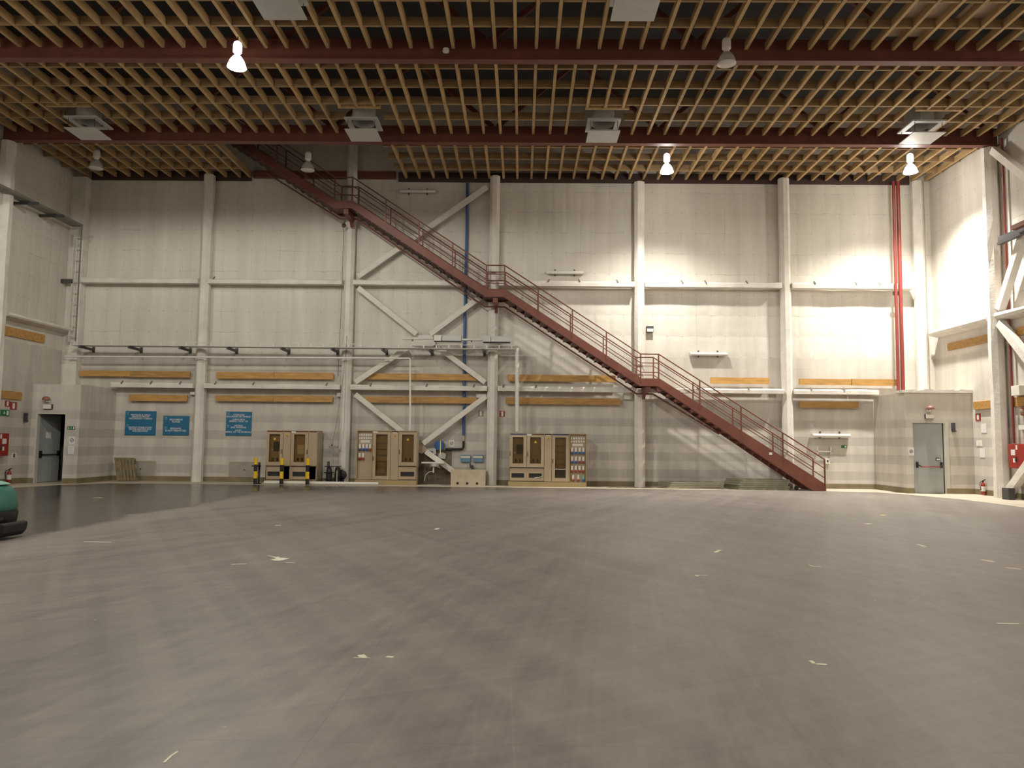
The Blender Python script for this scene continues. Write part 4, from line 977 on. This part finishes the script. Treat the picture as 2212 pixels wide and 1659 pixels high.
# ================================================================ THINGS ALONG THE WALL
# bollards
def bollard(px, lab, first=None):
    x = W(px, 1045, -1.22)[0]; y = -1.22; z = .006
    t = thing('bollard', lab, 'bollard', (x, y, z), 'yellow and black bollards')
    hs = [(0, .19, M_black), (.19, .42, M_yellow), (.42, .635, M_black), (.635, .86, M_yellow)]
    part(t, 'post', MB().tube((x, y, z), (x, y, z+.86), .058, 20), M_black, True)
    for a, b, m in hs: 
        if m is M_yellow: part(t, 'yellow_band', MB().lathe([(.061, a), (.061, b)], (x, y, z), 20, 'z', True), m, True)
    return t, x
bollard(551, 'leftmost striped bollard, with a black cross-bar behind it'); bollard(607.5, 'middle striped bollard in front of the left cabinet'); bollard(663.5, 'rightmost striped bollard in front of the left cabinet')
x, z = W(551, 1008, -1.12)
solo('black_tee_stand', 'black tee-shaped stand behind the leftmost bollard', 'stand', MB().box(x-.12, x+.17, -1.1, -1.06, z-.0, z+.04).box(x+.1, x+.15, -1.1, -1.06, z-.1, z+.13).box(x+.1, x+.15, -1.1, -1.06, .006, z).box(x-.02, x+.2, -1.13, -1.03, .006, .03), M_black)
x0 = W(560, 1043, -1.02)[0]; x1 = W(817, 1046, -1.02)[0]
solo('white_tube', 'long white tube lying on the floor margin behind the bollards', 'tube', MB().tube((x0+.16, -1.02, .056), (x1, -1.02, .056), .05, 16), M_white, smooth=True)
# cable reels
def reel(cx, cy, levels, lab, post=True):
    t = thing('cable_reel', lab, 'reel', (cx, cy, .006), 'black cable reels')
    prof_drum = MB().lathe([(.10, .0), (.105, .15), (.09, .16), (.105, .30), (.10, .36), (.085, .48), (.06, .56)], (cx, cy, .006), 20)
    part(t, 'drum', prof_drum, M_black, True)
    for z, r in levels: part(t, 'flange', MB().lathe([(r, 0), (r+.01, .012), (r, .024)], (cx, cy, z), 24), M_black)
    if post: part(t, 'spindle', MB().tube((cx-.03, cy, .5), (cx-.03, cy, .76), .045, 12), M_dgrey)
x = W(712, 1030, -.7)[0]
reel(x, -.78, [(.16, .16), (.38, .16), (.58, .15)], 'taller black cable reel with a spindle, nearer the left cabinet')
reel(x+.235, -.58, [(.2, .115), (.58, .12)], 'shorter black cable reel beside the taller one', False)
solo('cable_drum', 'rounded black drum standing behind the shorter cable reel, by the column', 'drum', MB().lathe([(.15, 0), (.165, .01), (.165, .04), (.15, .05)], (x+.33, -.38, .30), 24, 'y').box(x+.25, x+.41, -.43, -.38, .006, .2), M_black, smooth=True)
solo('white_post', 'thin pale post standing by the cable reels', 'post', MB().tube((x+.28, -.86, .006), (x+.28, -.86, .46), .022, 10), M_hatch)
# hoist ball and pendant control
x, z = W(743, 487, -.62)
t = thing('hoist_ball', 'small dark ball hung under the topmost landing with two long cables', 'hoist', (x, -.62, z-.08))
part(t, 'ball', MB().lathe([(.01, -.075), (.05, -.06), (.078, 0), (.05, .06), (.01, .075)], (x, -.62, z), 16), M_dgrey, True)
part(t, 'hanger', MB().tube((x, -.62, z+.07), (x+.03, -.56, z+.18), .012, 6), M_red)
xb2, zb2 = W(738, 700, -.62); xc, zc = W(735, 850, -.55)
part(t, 'cable', MB().pipe([(x-.02, -.62, z-.07), (x-.05, -.437, 8.2), (x-.06, -.437, 6.), (x-.1, -.437, 3.6)], .008, 6), M_dgrey)
px0, pz0 = W(720, 966, -.5)
t = thing('pendant_control', 'tan pendant control hanging on a long grey cable left of the middle cabinet', 'control', (px0, -.5, pz0-.05))
part(t, 'case', MB().box(px0-.14, px0+.16, -.56, -.48, pz0-.035, pz0+.04), M_tan, bevel=.008)
part(t, 'gland', MB().box(px0-.06, px0-.02, -.54, -.5, pz0+.04, pz0+.09), M_black)
c = W(735, 850, -.5); e = W(738, 968, -.5); f_ = W(741, 900, -.5)
part(t, 'cable', MB().pipe([(px0-.04, -.52, pz0+.09), (px0+.0, -.52, pz0+.3), W(726, 920, -.52)[0:1]+(-.52,)+W(726, 920, -.52)[1:], (c[0], -.437, c[1]), (c[0]+.07, -.437, 3.6), (c[0]+.16, -.437, 5.)], .006, 6), M_clip)
part(t, 'cable', MB().pipe([(px0-.0, -.52, pz0-.03), (px0+.06, -.52, pz0-.16), (px0+.15, -.52, pz0-.22), (px0+.24, -.52, pz0-.14), (px0+.30, -.52, pz0+.15), (px0+.33, -.437, pz0+.8), (px0+.33, -.437, 5.)], .005, 6), M_clip)

# washing corner
t0x, t0z = W(911, 999, -.65); t1x, _ = W(959, 999, -.65)
t = thing('wash_basin', 'white wash basin with a drain hose right of the middle cabinet', 'basin', ((t0x+t1x)/2, -.4, t0z-.5))
part(t, 'bowl', MB().box(t0x, t1x, -.74, -.35, t0z-.025, t0z+.015).lathe([(.06, -.14), (.12, -.12), (.17, -.03), (.17, -.02)], ((t0x+t1x)/2+.05, -.56, t0z), 20), M_white, True)
cx = (t0x+t1x)/2
part(t, 'trap', MB().tube((cx+.0, -.45, t0z-.14), (cx+.0, -.45, t0z-.34), .03, 12), M_white); 
part(t, 'drain_hose', MB().pipe([(cx, -.45, t0z-.30), (cx-.15, -.45, t0z-.32), (cx-.27, -.4, t0z-.42), (cx-.31, -.35, t0z-.62)], .015, 8), M_grey, True)
part(t, 'bracket', MB().prism([(cx-.13, t0z-.03), (cx-.13, t0z-.2), (cx-.02, t0z-.06)], -.44, -.35), M_fitting); part(t, 'bracket', MB().prism([(cx+.13, t0z-.03), (cx+.22, t0z-.2), (cx+.02, t0z-.1)], -.44, -.35), M_fitting)
x0, z1 = W(905, 972, -.03); x1, z0 = W(974, 1046, -.03)
solo('dark_backing', 'dark brown panel on the wall behind the wash basin', 'panel', MB().box(x0-.03, x1, -.035, -.0, .02, z1), mat('dark_brown_panel', (.16, .125, .085), .8, var=.3, scale=3))  # flat dark brown panel with mottled tone
bx0, bz = W(943, 961, -.3)
t = thing('hose_drum', 'blue hose drum with a yellow strap above the wash basin', 'drum', (bx0+.1, -.25, bz-.2))
part(t, 'drum', MB().lathe([(.16, 0), (.17, .02), (.17, .2), (.16, .22)], (bx0+.09, -.10, bz-.02), 24, 'y'), M_sock_b, True)
part(t, 'shell', MB().box(bx0+.0, bx0+.22, -.33, -.10, bz-.16, bz+.14), M_pipeblue, bevel=.02)
part(t, 'strap', MB().box(bx0+.12, bx0+.15, -.345, -.33, bz-.36, bz+.14), M_tapey)
wx, wz = W(932, 974, -.2)
t = thing('towel_dispenser', 'white towel dispenser behind the brace left of the blue hose drum', 'dispenser', (wx, -.05, wz-.1))
part(t, 'case', MB().box(wx-.14, wx+.14, -.10, -.04, wz-.11, wz+.09), M_white); part(t, 'window', MB().box(wx-.12, wx+.05, -.105, -.10, wz-.08, wz+.0), M_logo)
wx, wz = W(955, 984, -.1)
solo('clear_bag', 'crumpled pale plastic bag hanging under the blue hose drum', 'bag', MB().prism([(wx-.14, wz-.08), (wx+.1, wz-.12), (wx+.13, wz+.05), (wx+.02, wz+.12), (wx-.12, wz+.07)], -.10, -.045), M_plate)
for px, lab, dz in ((1005.5, 'left blue paper towel holder above the concrete trough', -.0), (1032.5, 'right blue paper towel holder above the concrete trough', .0)):
    wx, wz = W(px, 990.5, -.1)
    t = thing('paper_towel_holder', lab, 'holder', (wx, 0, wz-.12), 'blue paper towel holders')
    part(t, 'case', MB().box(wx-.165, wx+.165, -.10, .006, wz-.12, wz+.12), mat_hold if 'mat_hold' in globals() else M_logo, bevel=.008)
    part(t, 'paper_strip', MB().box(wx-.16, wx+.16, -.106, -.10, wz+.02, wz+.085), M_tape)
x0, z1 = W(974, 1014.5, -.75); x1, z0 = W(1048, 1047, -.75)
t = thing('concrete_trough', 'pale concrete trough with three drain holes left of the middle column', 'trough', ((x0+x1)/2, -.5, .006))
part(t, 'tank', MB().box(x0, x1, -.76, -.70, .006, z1).box(x0, x1, -.40, -.34, .006, z1).box(x0, x0+.06, -.70, -.40, .006, z1).box(x1-.06, x1, -.70, -.40, .006, z1).box(x0+.06, x1-.06, -.70, -.40, .006, .2), M_conc)
for px in (988.5, 1009, 1030.5):
    hx = W(px, 1044, -.76)[0]; part(t, 'drain_hole', MB().lathe([(.042, 0), (.042, .004)], (hx, -.76, .085), 16, 'y'), M_black)
tx, tz = W(1018, 1008, -.2)
t = thing('wall_tap', 'dark tap with a short hose over the concrete trough', 'tap', (tx, -.05, tz-.05))
part(t, 'body', MB().box(tx-.05, tx+.05, -.16, 0, tz-.03, tz+.05).tube((tx+.02, -.14, tz-.02), (tx+.05, -.14, tz-.14), .025, 10).tube((tx-.04, -.14, tz+.04), (tx-.04, -.14, tz+.1), .02, 8), M_dgrey)
part(t, 'hose', MB().pipe([(tx+.05, -.14, tz-.12), (tx+.12, -.2, tz-.1), (tx+.2, -.2, tz-.12), (tx+.3, -.2, tz-.14)], .014, 8), M_black, True)

# pallet leaning in the left corner
pb, ptp = Vector((W(205, 1043, -.62)[0], -.62, .006)), None
t = thing('wooden_pallet', 'weathered wooden pallet leaning on the back wall by the left lobby', 'pallet', (-12.4, -.5, .006))
ax = Vector((1, .0, 0)); upv = Vector((-.27, .22, .93)).normalized(); nn = ax.cross(upv).normalized()
o0 = Vector((-12.62, -.42, .02))
def pl(mb, u0, u1, v0, v1, n0, n1):
    P = []
    for v in (v0, v1):
        for (u, n) in ((u0, n0), (u1, n0), (u1, n1), (u0, n1)): P.append(o0+ax*u+upv*v+nn*n)
    return mb.hexa(P)
for k in range(6): part(t, 'slat', pl(MB(), .02+k*.115, .02+k*.115+.085, 0, .82, 0, .02), M_pallet)
for v in (.02, .37, .72): part(t, 'bearer', pl(MB(), .0, .70, v, v+.09, -.08, 0), M_pallet)

# stored boards by the wall below the stair
rg = random.Random(5)
def boards(px0, px1, ys, n, th, group, labs):
    x0 = W(px0, 1050, -.6)[0]; x1 = W(px1, 1050, -.6)[0]; z = .006
    for k in range(n):
        dx = rg.uniform(-.05, .05)
        mb = MB().prism([(x0+dx+.0, -.24), (x0+dx+.22+k*.03, -.98), (x1+dx*.5, -.98), (x1+dx*.5-.05, -.24)], z, z+th-.006, 'z')
        solo('stored_board', labs[k], 'board', mb, M_board, group); z += th
boards(1424, 1556, -.7, 4, .055, 'flat boards in the left pile under the stair', ['bottom board of the left pile under the stair', 'second board up in the left pile under the stair', 'third board up in the left pile under the stair', 'top board of the left pile under the stair'])
boards(1572, 1696, -.7, 5, .066, 'flat boards in the right pile under the stair', ['bottom board of the right, taller pile under the stair', 'second board up in the taller pile under the stair', 'middle board of the taller pile under the stair', 'fourth board up in the taller pile under the stair', 'top board of the taller pile under the stair'])
solo('rubber_caster', 'black caster lying at the right end of the board piles', 'caster', MB().lathe([(.06, 0), (.07, .02), (.07, .06), (.06, .08)], (W(1714, 1053, -.9)[0], -1.12, .08), 16, 'y'), M_black, smooth=True)

# ================================================================ FLOOR SCRUBBING MACHINE
mx, my = -6.55, -15.1
t = thing('floor_scrubber', 'green and black floor scrubbing machine at the left edge', 'machine', (mx-.6, my, 0))
prof = [(-1.5, .36), (.0, .36), (.05, .37), (.078, .39), (.08, .44), (.072, .50), (.06, .56), (.042, .61), (.02, .66), (-.02, .70), (-.06, .73), (-.12, .75), (-1.5, .75)]
part(t, 'tank_body', MB().prism([(mx+x, z) for x, z in prof], my-.02, my+.60), M_green, True, .03)
part(t, 'lid', MB().prism([(mx-1.48, .755), (mx-.05, .755), (mx-.1, .775), (mx-.22, .80), (mx-1.48, .84)], my+.0, my+.6), M_greenl, True, .01)
part(t, 'hose', MB().pipe([(mx-.5, my+.06, .86), (mx-.22, my+.06, .83), (mx-.08, my+.03, .76), (mx+.02, my+.0, .66)], .018, 8), M_white, True)
part(t, 'chassis', MB().prism([(mx-1.5, .10), (mx-.04, .10), (mx+.05, .2), (mx+.07, .34), (mx+.06, .385), (mx-.0, .40), (mx-1.5, .40)], my-.04, my+.62), M_black, True, .02)
part(t, 'brush_deck', MB().prism([(mx-.15, .025), (mx+.22, .03), (mx+.28, .10), (mx+.30, .215), (mx+.25, .235), (mx+.05, .20), (mx-.15, .2)], my-.02, my+.50), M_black, bevel=.02)
part(t, 'bumper_wheel', MB().lathe([(.04, 0), (.045, .02), (.04, .04)], (mx+.17, my+.06, .27), 14), M_black, True)
part(t, 'linkage', MB().box(mx+.02, mx+.10, my-.04, my+.02, .21, .30).tube((mx+.0, my-.07, .215), (mx+.14, my-.07, .225), .016, 8), M_dgrey)
part(t, 'rim_brush', MB().lathe([(.11, 0.004), (.12, .03), (.115, .07)], (mx-.12, my-.16, 0), 20), M_orange, True)
part(t, 'brush_cover', MB().lathe([(.12, .07), (.11, .085)], (mx-.12, my-.16, 0), 20), M_tape)
for dx in (-1.25, -.55): part(t, 'wheel', MB().lathe([(.11, 0), (.12, .02), (.12, .06), (.11, .08)], (mx+dx, my-.0, .122), 18, 'y'), M_black, True)

# ================================================================ TAPE MARKS ON THE STAGE FLOOR
def tape(pts, lab, w=.028, m=None):
    P = [Vector((*FL(*p), 0)) for p in pts]; mb = MB()
    for a, b in zip(P, P[1:]):
        d = (b-a).normalized(); s = Vector((-d.y, d.x, 0))*w/2
        mb.prism([(a-s)[:2], (b-s)[:2], (b+s)[:2], (a+s)[:2]], .0005, .0025, 'z')
    solo('tape_mark', lab, 'tape', mb, m or M_tape, 'tape marks on the stage floor')
tape([(1751, 1427.5), (1760, 1434.5), (1786, 1436)], 'largest bent cream tape mark, lower right of the floor')
tape([(1749, 1221), (1755, 1223.5), (1775, 1224)], 'bent cream tape mark below the stair foot')
tape([(1503.5, 1242), (1507, 1245)], 'tiny cream tape corner right of the floor centre', .04); tape([(1506, 1243), (1529, 1243.2)], 'thin straight tape strip joined to the tiny corner', .02)
tape([(1545, 1193.5), (1556, 1188)], 'short slanting cream tape mark right of centre', .05)
tape([(2154, 1347), (2201, 1348)], 'long straight white tape strip near the right edge', .03)
tape([(181, 1170.5), (240, 1171.5)], 'long thin cream tape strip right of the scrubbing machine', .03)
tape([(779, 1415), (786, 1421)], 'cream tape tab standing up from the dark strip, left foreground', .05); tape([(763, 1421.5), (800, 1422)], 'thin dark and cream tape strip, left foreground', .014)
tape([(840, 1421), (844, 1418)], 'tiny cream tape triangle, left foreground', .05)
tape([(354, 1648), (370, 1633), (384, 1624)], 'crumpled white tape twist near the bottom edge, left', .012)
solo('tape_mark', 'wide torn pale patch of tape, left of centre', 'tape', MB().prism([FL(*q) for q in ((573, 1199), (597, 1203.5), (602, 1202.5), (604, 1205), (612, 1205), (626, 1206.5), (612, 1210), (603, 1211.5), (592, 1211), (585, 1208.5), (596, 1207.5), (593, 1204.5))], .0005, .0025, 'z'), M_tape, 'tape marks on the stage floor')
tape([(616, 1215.5), (636, 1215.5)], 'short white strip beside the torn patch', .03); tape([(499, 1219.5), (532, 1218.5)], 'thin white strip left of the torn patch', .03)
tape([(595, 1135), (607, 1135)], 'short white strip in front of the left cabinet', .06)
tape([(1903, 1113.5), (1912, 1112.5)], 'small yellow tape mark in front of the right lobby', .10, M_tapey); tape([(1870, 1132), (1881, 1131)], 'small cream tape mark in front of the right lobby', .09)
tape([(1981, 1176), (1999, 1181)], 'faint pinkish tape mark, right middle floor', .05); tape([(2172, 1226), (2206, 1230)], 'frayed cream tape strip near the right edge', .05)
tape([(2120, 1209), (2148, 1214)], 'faded pale smear of tape near the right edge', .07)
tape([(941, 1144), (947, 1141)], 'white tape dot in front of the concrete trough', .06)
tape([(204, 1076), (220, 1075)], 'white tape strip on the freshly washed floor at the left', .10)

# ================================================================ RENDER LOOK
w = bpy.data.worlds.new('world'); S.world = w; w.use_nodes = True
w.node_tree.nodes['Background'].inputs[0].default_value = (.02, .02, .022, 1); w.node_tree.nodes['Background'].inputs[1].default_value = .2
S.view_settings.view_transform = 'Standard'; S.view_settings.look = 'None'; S.view_settings.gamma = 1.; S.view_settings.use_curve_mapping = False
S.view_settings.exposure = 0.
for o in list(bpy.data.objects):
    if '_loc' in o: del o['_loc']
